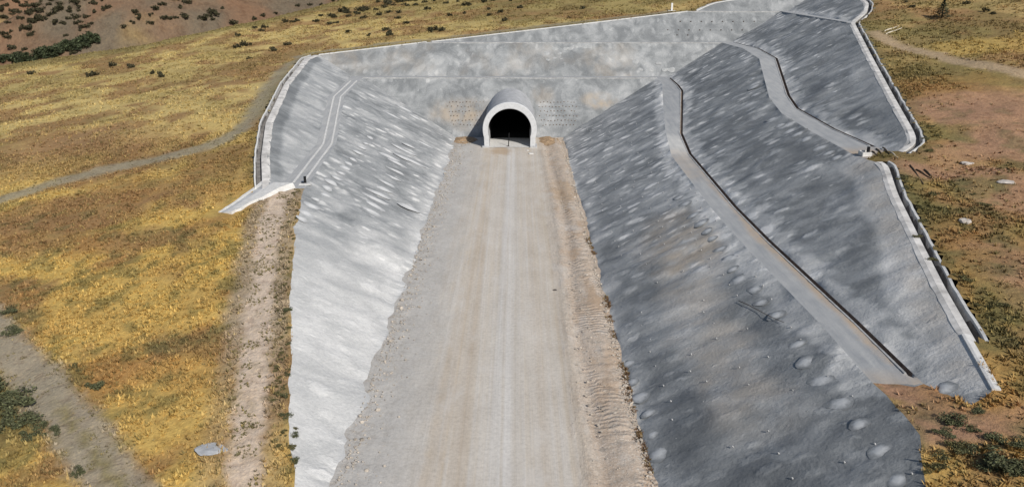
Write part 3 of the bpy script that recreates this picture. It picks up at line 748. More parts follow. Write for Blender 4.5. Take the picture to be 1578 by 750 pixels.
channel('long white concrete channel curving down the left crest of the cutting', CH['left'][0], 2.3, 1.0, 3)
channel('white concrete channel down the upper right crest, with a hooked lower end', CH['right'][0], 2.1, .9, 13)
channel('concrete channel bordering the lower right crest beside brown slope', CH['lower'][0], 1.9, .8, 23)
kerb_later = smooth_pl(D['CR2'][-10:])
# low kerbs along the back crest
def kerb(label, pl, w=.7):
    root = smooth_pl(pl, 3)
    me_o = sweep('crest_kerb', root, [(.1, -.5), (.1, .10), (-.1, .16), (-w, .13), (-w - .1, -.6)], M_CONC, None)
    return tag(me_o, label, 'kerb', 'pale crest kerbs')
kerb('narrow pale kerb ending the lower right crest in brown soil', kerb_later, .55)
kerb('thin pale concrete kerb along the top left edge of back wall', np.concatenate([D['L3'][-1:], D['CB2'][1:-3]]), 1.0)
kerb('pale concrete kerb along upper edge of the back wall beside grass', np.concatenate([D['CB2'][-2:], D['CB3'][:-5]]), .9)
kerb('pale kerb edging the topmost tier above the back wall', D['CB4'], 1.2)
# bench ditches (sunk between bench and the slope above) and the thin lips on the back benches
def lip(label, pl):
    o = sweep('bench_lip', pl, [(.2, -.4), (.19, .10), (-.05, .11), (-.06, -.3)], M_LIP, None); tag(o, label, 'kerb', 'lips on the back benches')
for kk, lb in (('R2b', 'thin pale lip edging the ditch on lower right bench'), ('R4b', 'thin pale lip edging the zigzag ditch on upper right bench')):
    tag(sweep('ditch_lip', D[kk], [(.24, -.3), (.22, .06), (.03, .07), (.01, -.4)], M_LIP, None), lb, 'kerb', 'lips along the right bench ditches')
lip('thin pale lip along the lowest bench of the back wall', D['B1in'])
lip('thin pale lip along the middle bench of the back wall', D['B2in'])
lip('thin pale lip along the highest bench of the back wall', D['B3in'])
lip('pale lip along the bench below the top right tier', smooth_pl(D['B3Rin'])[:-2])
# left bench: two low pale runnels
q_ = smooth_pl(np.concatenate([D['L1b'][4:-6]]), 3)
for d_, lb in ((-.9, 'pale runnel edge on left bench, nearer the lower slope'), (-2.5, 'pale runnel edge on left bench, nearer the upper slope')):
    tag(sweep('runnel_edge', offset(q_, d_), [(.22, -.2), (.15, .10), (-.15, .10), (-.22, -.2)], M_CONC, None), lb, 'kerb', 'runnel edges on the left bench')

# concrete chute spilling from the left channel onto the grass
cp = np.array([pick(*p) for p in [(416, 281), (404, 289), (388, 299), (368, 312), (352, 322), (342, 328)]]); cp = dens(cp.tolist(), .8); cp[:, 2] = zat(cp[:, 0], cp[:, 1]) + .12
ch = empty('concrete_chute', cp[0]); tag(ch, 'pale concrete chute spilling from left channel down onto the grass', 'chute'); cpl = smooth_pl(cp - cp[0], 3)
wd = np.linspace(1.35, .6, len(cpl)) * (1 + (fbm(np.arange(len(cpl)) / 2.0, np.zeros(len(cpl)), 12) - .5) * .6)
sweep('apron', cpl, [(-.5, -.5), (-.5, -.02), (-1.6, .10), (-2.9, .2), (-3.2, -.6)], M_CONC, ch, wd)
sweep('trough', cpl, [(-.55, -.06), (.5, -.08), (.55, -.5), (-.55, -.5)], M_VAULT, ch, wd)
sweep('outer_lip', cpl, [(.48, -.5), (.5, .03), (1.0, .05), (1.15, -.5)], M_CONC, ch, wd)

# ------------------------------------------------------------------ tunnel portal
def horseshoe(R, zc, zb, n=40):
    p = [(R * .945, zb)]
    for i in range(n + 1):
        a = -.30 + (math.pi + .60) * i / n; p.append((R * math.cos(a), zc + R * math.sin(a)))
    p.append((-R * .945, zb)); return p
Pin = horseshoe(5.3, 4.15, -.3); Pout = horseshoe(6.6, 4.4, -.3)
por = empty('tunnel_portal', (XC, YC, 0)); tag(por, 'grey concrete tunnel portal with arched collar and dark opening', 'tunnel portal')
def tube(name, A, ya, yb, mat, n=8, flip=False, B=None):
    ys = np.linspace(ya, yb, n); V = []
    for i, yy in enumerate(ys):
        for (a, b), (c, d) in zip(A, B or A):
            t = i / (n - 1); V.append((a + (c - a) * t, yy, b + (d - b) * t))
    m_ = len(A); f = []
    for i in range(n - 1):
        for j in range(m_ - 1):
            q4 = [i * m_ + j, i * m_ + j + 1, (i + 1) * m_ + j + 1, (i + 1) * m_ + j]; f.append(q4[::-1] if flip else q4)
    return link(name, pydata(name, np.array(V), f), mat, por)
Pmid = horseshoe(6.35, 4.4, -.3)
tube('vault', Pmid, .55, 34, M_VAULT, 10)
tube('lining', Pin, .0, 9, M_VAULT, 6, True); tube('inner_lining', Pin, 9, 70, M_BORESHADE, 10, True)  # deeper lining painted dark, standing in for shade past the sunlit mouth
# collar: front ring, slightly proud of the vault, with a chamfer
V = []; f = []; rings = [(Pin, 0.0), (horseshoe(5.32, 4.27, -.3), -.06), (horseshoe(6.5, 4.39, -.3), -.06), (Pout, .06), (Pout, .6), (Pmid, .62)]
m_ = len(Pin)
for A, yy in rings: V += [(a, yy, b) for a, b in A]
for i in range(len(rings) - 1):
    for j in range(m_ - 1): f.append([i * m_ + j, (i + 1) * m_ + j, (i + 1) * m_ + j + 1, i * m_ + j + 1])
link('collar', pydata('collar', np.array(V), f), M_RIM, por, smooth=False)
V = []; f = []
for yy in np.linspace(-.3, 10.8, 30): V += [(-5.25, yy, .05), (-2.2, yy, .09), (0, yy, .10), (2.2, yy, .09), (5.25, yy, .05)]
for i in range(29):
    for j in range(4): f.append([i * 5 + j, i * 5 + j + 1, (i + 1) * 5 + j + 1, (i + 1) * 5 + j])
link('invert_slab', pydata('invert_slab', np.array(V), f), M_CONC, por)
link('bore_floor', pydata('bore_floor', np.array([(-5.25, 10.8, .04), (5.25, 10.8, .04), (5.25, 70, .04), (-5.25, 70, .04)]), [[0, 1, 2, 3]]), M_BORESHADE, por)  # floor beyond the sunlit slab, shade painted in as a dark colour
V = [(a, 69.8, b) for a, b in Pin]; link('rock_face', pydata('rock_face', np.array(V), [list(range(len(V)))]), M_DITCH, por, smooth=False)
for s in (-1, 1):      # footing blocks under the collar
    bm = bmesh.new(); bmesh.ops.create_cube(bm, size=1, matrix=Matrix.Translation((s * 5.85, 1.2, .12)) @ Matrix.Diagonal((1.75, 3.2, .5, 1)))
    bmesh.ops.bevel(bm, geom=bm.edges[:], offset=.06, segments=1, affect='EDGES'); me = bpy.data.meshes.new('footing'); bm.to_mesh(me); link('footing', me, M_VAULT, por, smooth=False)

# rows of nail plates on the lower back wall: too small to pick apart
def wall_z(y): return (y - 202) / 1.2
V = []; f = []
def plate(c, n_, r, t):
    z_ = Vector(n_).normalized(); x_ = z_.orthogonal().normalized(); y_ = z_.cross(x_); b = len(V)
    for k_ in (0, 1):
        for a, bb in ((-1, -1), (1, -1), (1, 1), (-1, 1)):
            p_ = Vector(c) + x_ * a * r * (1 - .3 * k_) + y_ * bb * r * (1 - .3 * k_) + z_ * (t * k_ - .05 * (1 - k_)); V.append(tuple(p_))
    f.extend([[b + 4, b + 5, b + 6, b + 7], [b, b + 1, b + 5, b + 4], [b + 1, b + 2, b + 6, b + 5], [b + 2, b + 3, b + 7, b + 6], [b + 3, b, b + 4, b + 7]])
nb_ = (0, -.64, .77)
for row, zz in enumerate((2.6, 3.6, 4.6, 5.6, 6.6, 7.6)):
    for xx in np.arange(-22 + (row % 2) * .45, 22, .9):
        z1 = zz + rng.uniform(-.12, .12)
        if (xx + 15.8 + 2 * z1 * .9 < 1 and xx < -8) or abs(xx - XC) < 7.2 or xx > 11 + 2 * z1 * .8 or rng.random() < .12 or xx > 16: continue
        if xx < -16.5 - z1 * .3: continue
        plate((xx + rng.uniform(-.1, .1), 202 + z1 * 1.2 - .05, z1 + .05), nb_, .12, .10)
o = link('nail_plates', pydata('nail_plates', np.array(V), f), M_DITCH, OBJ['wall_back_lower'], smooth=False); o['kind'] = 'stuff'
V = []; f = []
for zz, xs in ((24.2, np.arange(44, 66, 3.1)), (26.4, np.arange(48, 70, 3.1)), (22.9, (46.5, 49.6))):
    for xx in xs: plate((xx, 234.5 + (zz - 21.25) * 1.2, zz + .05), nb_, .18, .12)
o = link('nail_plates', pydata('nail_plates', np.array(V), f), M_STEEL, OBJ['wall_back_upper'], smooth=False); o['kind'] = 'stuff'
V = []; f = []
for yy in np.arange(48, 200, 3.4):
    for d_ in np.arange(3, 17, 3.2):
        if rng.random() < .3: continue
        xx = 12 + d_ + rng.uniform(-.5, .5); y2 = yy + rng.uniform(-.7, .7); plate((xx, y2, float(zat(xx, y2)) + .12), (-.447, 0, .894), .065, .11)
o = link('anchor_heads', pydata('anchor_heads', np.array(V), f), M_LIP, OBJ['slope_right_lower'], smooth=False); o['kind'] = 'stuff'

# ------------------------------------------------------------------ shotcrete mounds over the anchors: real bumps on the slopes
def mound_mesh(s):
    r_ = np.random.default_rng(s); V = []; n = 12; rings_ = [(1.0, -.12), (.8, .10), (.55, .5), (.28, .88)]
    ph = r_.uniform(0, 6)
    for k_, (r0, zz) in enumerate(rings_):
        for j in range(n):
            a = 2 * math.pi * j / n; w = 1 + .16 * math.sin(2 * a + ph) + .1 * math.sin(3 * a + ph * 2) + r_.uniform(-.05, .05)
            V.append((r0 * w * math.cos(a), r0 * w * math.sin(a), zz))
    V.append((0, 0, 1)); f = []
    for k_ in range(3):
        for j in range(n): f.append([k_ * n + j, k_ * n + (j + 1) % n, (k_ + 1) * n + (j + 1) % n, (k_ + 1) * n + j])
    for j in range(n): f.append([3 * n + j, 3 * n + (j + 1) % n, 4 * n])
    me = pydata('anchor_mound', np.array(V), f); me.polygons.foreach_set('use_smooth', [True] * len(me.polygons)); return me
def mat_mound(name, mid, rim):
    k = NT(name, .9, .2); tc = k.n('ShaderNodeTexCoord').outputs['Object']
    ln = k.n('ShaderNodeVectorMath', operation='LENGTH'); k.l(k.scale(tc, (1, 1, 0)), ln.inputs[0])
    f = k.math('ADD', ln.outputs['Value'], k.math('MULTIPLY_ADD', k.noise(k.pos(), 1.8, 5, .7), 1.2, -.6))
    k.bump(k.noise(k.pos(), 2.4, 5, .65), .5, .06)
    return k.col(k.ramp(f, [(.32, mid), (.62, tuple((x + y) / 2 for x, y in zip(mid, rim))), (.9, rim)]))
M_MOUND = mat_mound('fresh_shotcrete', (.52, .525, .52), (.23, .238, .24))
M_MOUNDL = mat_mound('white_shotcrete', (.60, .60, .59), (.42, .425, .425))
MM = [mound_mesh(i) for i in range(5)]; MML = [m__.copy() for m__ in MM]
for m__ in MM: m__.materials.append(M_MOUND)
for m__ in MML: m__.materials.append(M_MOUNDL)
M_MOUNDB = mat_plain('grey_shotcrete', (.36, .365, .36), .2, .9, 1.6, .4, .04)
MMB = [m__.copy() for m__ in MML]
for m__ in MMB: m__.materials.clear(); m__.materials.append(M_MOUNDB)
def mounds(parent, pts, axis, nrm, L, Wd, Hh, meshes):
    n_ = Vector(nrm).normalized(); a_ = (Vector(axis) - n_ * Vector(axis).dot(n_)).normalized(); b_ = n_.cross(a_)
    for i, (px, py) in enumerate(pts):
        p = Vector(pick(px, py)); s = rng.uniform(.75, 1.2); l_ = L * s * rng.uniform(.85, 1.2)
        o = bpy.data.objects.new('anchor_mound', meshes[i % 5]); COL.objects.link(o); o.parent = OBJ[parent]
        R3_ = Matrix((a_ * l_, b_ * Wd * s, n_ * Hh * s)).transposed().to_4x4(); o.matrix_world = Matrix.Translation(p + n_ * (.015 + max(0.0, float(relief(np.array([p.y]), np.array([p.x]), 60 + RID[parent])[0]) * (.9 if 'slope' in parent else 0)))) @ R3_
NR = (-.447, 0, .894); NL = (.447, 0, .894)
z75 = lambda l: [(1040 + a / 3.75, 360 + b / 3.75) for a, b in l]
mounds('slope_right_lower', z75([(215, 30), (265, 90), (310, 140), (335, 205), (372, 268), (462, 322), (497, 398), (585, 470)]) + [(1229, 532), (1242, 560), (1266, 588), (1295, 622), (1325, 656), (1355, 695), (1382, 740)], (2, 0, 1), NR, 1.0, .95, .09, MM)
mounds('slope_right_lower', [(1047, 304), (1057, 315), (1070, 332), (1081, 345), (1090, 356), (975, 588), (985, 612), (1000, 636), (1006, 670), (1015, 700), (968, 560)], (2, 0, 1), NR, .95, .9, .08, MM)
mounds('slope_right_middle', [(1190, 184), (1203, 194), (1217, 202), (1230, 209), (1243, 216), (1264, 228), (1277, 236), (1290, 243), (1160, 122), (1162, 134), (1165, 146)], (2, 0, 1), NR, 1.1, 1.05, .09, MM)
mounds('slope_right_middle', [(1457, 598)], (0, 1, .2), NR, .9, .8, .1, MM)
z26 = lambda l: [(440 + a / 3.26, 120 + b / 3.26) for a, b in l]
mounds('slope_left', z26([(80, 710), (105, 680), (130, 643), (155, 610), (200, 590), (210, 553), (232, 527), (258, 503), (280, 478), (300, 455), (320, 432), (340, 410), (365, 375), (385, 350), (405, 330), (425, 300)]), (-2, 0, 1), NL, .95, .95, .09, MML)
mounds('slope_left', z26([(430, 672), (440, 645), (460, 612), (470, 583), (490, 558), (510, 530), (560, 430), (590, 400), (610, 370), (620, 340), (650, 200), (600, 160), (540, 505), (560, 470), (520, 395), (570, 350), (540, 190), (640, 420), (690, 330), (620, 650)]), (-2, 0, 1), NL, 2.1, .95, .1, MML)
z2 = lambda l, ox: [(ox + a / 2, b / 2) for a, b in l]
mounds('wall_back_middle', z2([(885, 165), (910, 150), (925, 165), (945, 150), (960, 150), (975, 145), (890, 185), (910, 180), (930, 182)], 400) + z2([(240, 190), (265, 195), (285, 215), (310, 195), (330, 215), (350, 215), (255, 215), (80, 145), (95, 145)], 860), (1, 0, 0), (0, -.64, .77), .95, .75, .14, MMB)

# ------------------------------------------------------------------ loose stones along the toes (uncountable)
def rock_unit(s, n=1):
    bm = bmesh.new(); bmesh.ops.create_icosphere(bm, subdivisions=n, radius=1); r_ = random.Random(s)
    for v in bm.verts: v.co *= r_.uniform(.7, 1.2); v.co.z *= .7
    V_ = np.array([v.co[:] for v in bm.verts]); F_ = np.array([[v.index for v in f_.verts] for f_ in bm.faces]); bm.free(); return V_, F_
def scatter_rocks(name, P, size, mat, label, cat):
    RU = [rock_unit(i, 0 if False else 1) for i in range(4)]; Vs = []; Fs = []; off = 0
    for i, p in enumerate(P):
        v_, f_ = RU[i % 4]; a = rng.uniform(0, 6.28); c_, s_ = math.cos(a), math.sin(a); s = size[i]
        w = np.stack([(v_[:, 0] * c_ - v_[:, 1] * s_) * s, (v_[:, 0] * s_ + v_[:, 1] * c_) * s, v_[:, 2] * s], 1) + p; Vs.append(w); Fs.append(f_ + off); off += len(v_)
    return tag(link(name, pydata(name, np.concatenate(Vs), np.concatenate(Fs)), mat, smooth=False), label, cat, kind='stuff')
n = 4200
yy = 200 - rng.power(1.0, n) * 150; xr = 12 - np.abs(rng.normal(0, 1.1, n)) - .1
xl = -15.6 + np.abs(rng.normal(0, 1.6, n)); xx = np.where(rng.random(n) < .62, xr, xl); xx = np.where(rng.random(n) < .12, rng.uniform(6.5, 11.5, n), xx)
sz = np.clip(rng.lognormal(-2.55, .45, n), .04, .32)
scatter_rocks('loose_stones', np.column_stack([xx, yy, zat(xx, yy) + sz * .2 + .05]), sz, M_STONE, 'loose pale gravel stones strewn along the slope toes', 'stones')

# ------------------------------------------------------------------ grass tufts (uncountable)
def tufts(N, name, label, hmin, hmax, sampler, own=None):
    X, Y, scale = sampler(N)
    C_ = ground_col(X, Y) if own is None else np.broadcast_to(np.array(own), X.shape + (3,)); g = C_[:, 0] / (C_[:, 2] + .02)
    Zt = zat(X, Y); K = 6; n = len(X)
    a = rng.uniform(0, 2 * math.pi, (n, K)); lean = rng.uniform(.25, 1.0, (n, K)); h = rng.uniform(hmin, hmax, (n, K)) * scale[:, None]
    r0 = rng.uniform(0, .16, (n, K)) * scale[:, None]; wv_ = rng.uniform(.05, .13, (n, K)) * scale[:, None]
    bx = X[:, None] + r0 * np.cos(a); by = Y[:, None] + r0 * np.sin(a); px_ = -np.sin(a) * wv_; py_ = np.cos(a) * wv_
    tx = bx + np.cos(a) * lean * h; ty = by + np.sin(a) * lean * h; tz_ = Zt[:, None] + h * (1.15 - .5 * lean)
    V_ = np.stack([np.stack([bx + px_, by + py_, np.broadcast_to(Zt[:, None] - .05, bx.shape)], -1), np.stack([bx - px_, by - py_, np.broadcast_to(Zt[:, None] - .05, bx.shape)], -1), np.stack([tx, ty, tz_], -1)], 2).reshape(-1, 3)
    F_ = np.arange(len(V_)).reshape(-1, 3)
    me = bpy.data.meshes.new(name); me.vertices.add(len(V_)); me.vertices.foreach_set('co', V_.astype(np.float32).ravel())
    me.loops.add(len(V_)); me.loops.foreach_set('vertex_index', F_.ravel().astype(np.int32)); me.polygons.add(len(F_))
    me.polygons.foreach_set('loop_start', np.arange(0, len(V_), 3, dtype=np.int32)); me.polygons.foreach_set('loop_total', np.full(len(F_), 3, np.int32)); me.update(calc_edges=True)
    j = rng.uniform(.62, 1.2, (n, 1)); tint = C_ * j; tint = lerp3(tint, OLIVE * .8, (rng.random(n) < .14) * .7); tint = lerp3(tint, np.array((.5, .37, .14)), (rng.random(n) < .06) * .5)
    set_col(me, 'col', np.repeat(np.clip(tint, 0, .75), K * 3, 0))
    return tag(link(name, me, M_TUFT, smooth=False), label, 'grass', kind='stuff')
def ok_mask(X, Y, extra=1.2):
    P = np.stack([X, Y], 1); m = ~inside(OUTLINE_P, P)
    for pl, w in CH.values(): m &= seg_d(X, Y, pl[::4, :2]) > w + .3
    m &= seg_d(X, Y, STRIP) > 1.6 + rng.uniform(-.5, .6, len(X)); m &= seg_d(X, Y, TRAIL) > 2.0 + rng.uniform(-.4, .6, len(X)); m &= seg_d(X, Y, TRAIL2) > 1.3
    m &= (seg_d(X, Y, TRACK) > 2.1 + rng.uniform(-.7, .5, len(X)))
    m &= seg_d(X, Y, RTRAIL) > 1.6; m &= ridge_d(X, Y) < 10
    for cn, p, (a, b), s in BC:
        if cn == 'pink': m &= (np.hypot((X - p[0]) / a, (Y - p[1]) / b) > .95) | (rng.random(len(X)) > s)
    m &= seg_d(X, Y, cp[::2, :2]) > 2.6
    return m
def samp_near(N):
    X = rng.uniform(-105, 75, N); Y = 40 + 110 * rng.random(N) ** 1.25
    dist = fbm(X / 3, Y / 3, 91); m = ok_mask(X, Y) & (dist > rng.uniform(.25, .55, N)) & (np.abs(X) < Y * .78 + 12); X, Y = X[m], Y[m]; return X, Y, rng.uniform(.55, 1.3, len(X))
def samp_far(N):
    X = rng.uniform(-190, 140, N); Y = rng.uniform(140, 350, N)
    dist = fbm(X / 5, Y / 5, 92); m = ok_mask(X, Y) & (dist > rng.uniform(.3, .6, N)) & (np.abs(X) < Y * .72 + 5); X, Y = X[m], Y[m]; return X, Y, rng.uniform(.7, 1.5, len(X))
tufts(150000, 'dry_grass', 'short golden dry grass covering the near hillside', .16, .42, samp_near)
tufts(130000, 'dry_grass', 'short pale dry grass covering the far hillside', .2, .45, samp_far)

def samp_toe(N):
    Y = rng.uniform(52, 125, N); X = np.interp(Y, D['R0'][:, 1], D['R0'][:, 0]) - np.abs(rng.normal(0, .35, N)) + .1
    m = fbm(Y / 4, Y * 0, 33) > .5; return X[m], Y[m], rng.uniform(.5, 1.1, m.sum())
def samp_tracks(N):
    t = rng.random(N); out = []
    for L_, w_, m in ((STRIP[:-1], 3.4, t < .6), (TRACK, 3.6, (t >= .6) & (t < .85)), (TRAIL, 2.6, t >= .85)):
        k_ = int(m.sum()); u_ = rng.random(k_) * (len(L_) - 1); i_ = u_.astype(int); a_ = (u_ - i_)[:, None]
        out.append(L_[i_] * (1 - a_) + L_[i_ + 1] * a_ + rng.normal(0, 1, (k_, 2)) * w_ * np.array((.5, .5)))
    P = np.concatenate(out); P = P[~inside(OUTLINE_P, P)]; P = P[(fbm(P[:, 0] / 1.8, P[:, 1] / 1.8, 36) > .5)]
    return P[:, 0], P[:, 1], rng.uniform(.25, .8, len(P))
tufts(5200, 'track_weeds', 'sparse olive weeds scattered over the dirt tracks', .12, .34, samp_tracks, (.19, .165, .085))
tufts(1400, 'toe_weeds', 'brown dry weeds fringing the toe of lower right slope', .10, .30, samp_toe, (.19, .12, .07))

# ------------------------------------------------------------------ shrubs and trees
def leaf_cloud(seed, n, leaf, squash, col, dark, spiky=.0):
    r_ = np.random.default_rng(seed); V_ = []; C_ = []
    nc = 7; cent = r_.normal(0, .42, (nc, 3)); cent[:, 2] = np.abs(cent[:, 2]) * .9 * squash + .25 * squash; rad = r_.uniform(.32, .6, nc)
    k_ = r_.integers(0, nc, n); d = r_.normal(0, 1, (n, 3)); d /= np.linalg.norm(d, axis=1)[:, None]
    rr = rad[k_] * r_.random(n) ** .4; p = cent[k_] + d * rr[:, None] * np.array((1, 1, squash)); p[:, 2] = np.maximum(p[:, 2], .02)
    t1 = r_.normal(0, 1, (n, 3)); t1 /= np.linalg.norm(t1, axis=1)[:, None]; t2 = np.cross(t1, r_.normal(0, 1, (n, 3))); t2 /= np.linalg.norm(t2, axis=1)[:, None] + 1e-9
    s = leaf * r_.uniform(.6, 1.4, n)[:, None]
    V_ = np.stack([p - t1 * s, p + t2 * s * .5, p + t1 * s, p - t2 * s * .5], 1).reshape(-1, 3)
    F_ = np.arange(n * 4).reshape(-1, 4)
    me = pydata('shrub', V_, F_); c = np.array(col) * r_.uniform(.55, 1.5, (n, 1)); c = lerp3(c, np.array(dark), (r_.random(n) < .3) * .8)
    set_col(me, 'col', np.repeat(c, 4, 0)); me.materials.append(M_LEAF); return me
DK = (.035, .032, .018)
FARS = [leaf_cloud(100 + i, 260, .19, .8, (.055, .05, .026), DK) for i in range(5)]
GRN = [leaf_cloud(200 + i, 900, .085, .6, (.105, .112, .055), (.05, .05, .026)) for i in range(4)]
OLV = [leaf_cloud(300 + i, 700, .09, .55, (.13, .12, .05), (.06, .05, .025)) for i in range(3)]
TREE = [leaf_cloud(400 + i, 420, .17, 1.1, (.05, .062, .03), (.022, .028, .015)) for i in range(4)]
def stand(name, meshes, i, p, r, label, cat, group, sq=1.0):
    o = bpy.data.objects.new(name, meshes[i % len(meshes)]); COL.objects.link(o)
    o.location = (p[0], p[1], p[2] - .05); o.scale = (r * rng.uniform(.85, 1.2), r * rng.uniform(.85, 1.2), r * sq * rng.uniform(.85, 1.2)); o.rotation_euler = (0, 0, rng.uniform(0, 6.28))
    return tag(o, label, cat, group)
ORD = 'first second third fourth fifth sixth seventh eighth ninth tenth eleventh twelfth thirteenth fourteenth fifteenth sixteenth seventeenth eighteenth'.split()
def ranks(pts, k):
    o = sorted(range(len(pts)), key=lambda i: pts[i][k]); r_ = [0] * len(pts)
    for a, i in enumerate(o): r_[i] = a
    return [ORD[a] for a in r_]
sc8 = lambda l: [(460 + a / 4.93, b / 4.93) for a, b in l]
TOP = sc8([(170, 125), (130, 168), (245, 125), (265, 135), (285, 135), (235, 188), (285, 180), (330, 92), (365, 100), (385, 105), (378, 130), (430, 105), (475, 85), (510, 85), (500, 142), (590, 80), (620, 118), (690, 98), (680, 38), (720, 45), (770, 18), (800, 40), (822, 50), (870, 12), (885, 45), (820, 10), (750, 145), (765, 100), (820, 185), (960, 22), (1030, 12), (1120, 32), (990, 75), (1210, 15), (1285, 42), (1410, 20), (1480, 8), (1445, 75), (1150, 125), (1255, 105), (1450, 120), (1530, 100), (1560, 160), (535, 275), (705, 270), (380, 252), (1020, 243), (1090, 238), (660, 235), (600, 20), (650, 60), (450, 112), (490, 70), (350, 100)])
BIGT = {7, 12, 13, 18, 20, 23, 34, 44, 46}
for i, p in enumerate(TOP): stand('shrub', FARS, i, pick(*p), (1.9 if i in BIGT else 1.1) * rng.uniform(.8, 1.15), 'small dark shrub on the hilltop grass behind the back wall', 'shrub', 'hilltop shrubs behind the back wall')
FIELD = [(300 + a / 6.07, b / 6.07) for a, b in [(570, 270), (660, 262), (635, 295), (850, 215), (950, 203), (915, 212), (410, 342), (385, 450), (735, 478), (515, 555), (865, 425)]] + [(a / 5.26, b / 5.26) for a, b in [(905, 540), (735, 620), (1305, 625), (1245, 600), (250, 605), (1060, 550)]]
FR = ranks(FIELD, 0)
for i, p in enumerate(FIELD): stand('shrub', FARS, i, pick(*p), rng.uniform(.9, 1.4), 'small dark shrub on the yellow field, ' + FR[i] + ' from the left', 'shrub', 'shrubs on the yellow field')
stand('shrub', FARS, 1, pick(380, 71), 1.6, 'largest dark shrub alone on the yellow field at left', 'shrub', None, 1.2)
HB = [(a / 5.26, b / 5.26) for a, b in [(20, 150), (155, 112), (155, 168), (230, 125), (575, 75), (565, 120), (555, 172), (830, 30), (865, 88), (775, 108), (450, 135), (380, 185), (240, 245), (535, 295), (645, 258), (685, 230), (735, 210), (1080, 195), (1130, 185), (1125, 140), (1095, 112), (1225, 135), (1365, 165), (1430, 170), (1505, 150), (1220, 212), (1250, 80), (1305, 55), (1425, 10), (1455, 70), (1520, 45), (95, 405), (165, 440), (200, 415), (265, 300), (1005, 245), (610, 10), (700, 25), (40, 300), (90, 275), (60, 320), (480, 125), (420, 150), (330, 205), (200, 260), (300, 60), (350, 90), (270, 70), (400, 60), (330, 30), (200, 80), (130, 40), (60, 60), (450, 215), (595, 458)]] + [(300 + a / 6.07, b / 6.07) for a, b in [(75, 210), (125, 175), (155, 130), (200, 150), (270, 95), (180, 200), (350, 235), (1075, 60), (965, 70), (1440, 20), (1360, 15), (1300, 20), (1180, 55), (640, 165), (550, 185), (760, 140)]]
for i, p in enumerate(HB): stand('shrub', FARS, i, hill_pick(*p), rng.uniform(1.0, 2.1), 'dark shrub on the brown spurs of the hills at top left', 'shrub', 'shrubs on the brown hills')
for i, p in enumerate([(rng.uniform(0, 150), rng.uniform(1, 40)) for _ in range(45)]): stand('shrub', FARS, i, hill_pick(*p), rng.uniform(.9, 1.8), 'dark shrub on the brown spurs of the hills at top left', 'shrub', 'shrubs on the brown hills')
GROVE = [(a / 5.26, b / 5.26) for a, b in [(20, 500), (60, 495), (105, 490), (130, 520), (165, 520), (210, 480), (240, 515), (290, 500), (310, 468), (350, 440), (355, 470), (400, 440), (425, 488), (470, 415), (525, 408), (545, 395), (580, 390), (605, 380), (640, 385), (660, 370), (700, 360), (730, 350), (765, 338), (150, 500), (440, 440), (500, 420)]]
for i, p in enumerate(GROVE):
    g = hill_pick(p[0], p[1] + 3); stand('gully_tree', TREE, i, g, rng.uniform(2.0, 3.0), 'dark green tree in the gully row at the foot of hills', 'tree', 'trees in the gully row', 1.0)
# lone young pine at the upper right
p = pick(1451, 29); t = empty('pine_tree', p); t.scale = (1.25, 1.25, 1.25); tag(t, 'lone dark green young pine on upper right grass', 'tree')
bm = bmesh.new(); bmesh.ops.create_cone(bm, segments=7, radius1=.16, radius2=.04, depth=3.2, matrix=Matrix.Translation((0, 0, 1.6)), cap_ends=True); me = bpy.data.meshes.new('trunk'); bm.to_mesh(me); bm.free(); link('trunk', me, M_BARK, t)
n = 900; h_ = rng.random(n) ** 1.3; rr = (1 - h_) * 1.5 * (.45 + .55 * rng.random(n)) * (1 + .25 * np.sin(h_ * 30)); a = rng.uniform(0, 6.28, n)
P_ = np.stack([rr * np.cos(a), rr * np.sin(a), .35 + h_ * 3.0], 1); t1 = np.stack([np.cos(a), np.sin(a), rng.uniform(-.2, .5, n)], 1); t2 = np.stack([-np.sin(a), np.cos(a), rng.uniform(-.5, .5, n)], 1); s = rng.uniform(.10, .26, (n, 1))
me = pydata('crown', np.stack([P_ - t1 * s, P_ + t2 * s * .4, P_ + t1 * s, P_ - t2 * s * .4], 1).reshape(-1, 3), np.arange(n * 4).reshape(-1, 4)); set_col(me, 'col', np.repeat(np.array((.045, .07, .045)) * rng.uniform(.5, 1.5, (n, 1)), 4, 0)); link('crown', me, M_LEAF, t)
for i, p in enumerate([(1396, 4), (1405, 12), (1487, 7), (1519, 18), (1529, 22), (898, 14), (770, 20), (800, 13), (776, 33), (877, 28), (787, 2)]): stand('shrub', FARS, i, pick(*p), rng.uniform(.6, 1.1), 'low dark shrub on the grass above the right half of back wall' if p[0] < 1000 else 'low dark shrub on the grass beyond the lone pine', 'shrub', 'shrubs above the back wall' if p[0] < 1000 else 'shrubs by the pine')
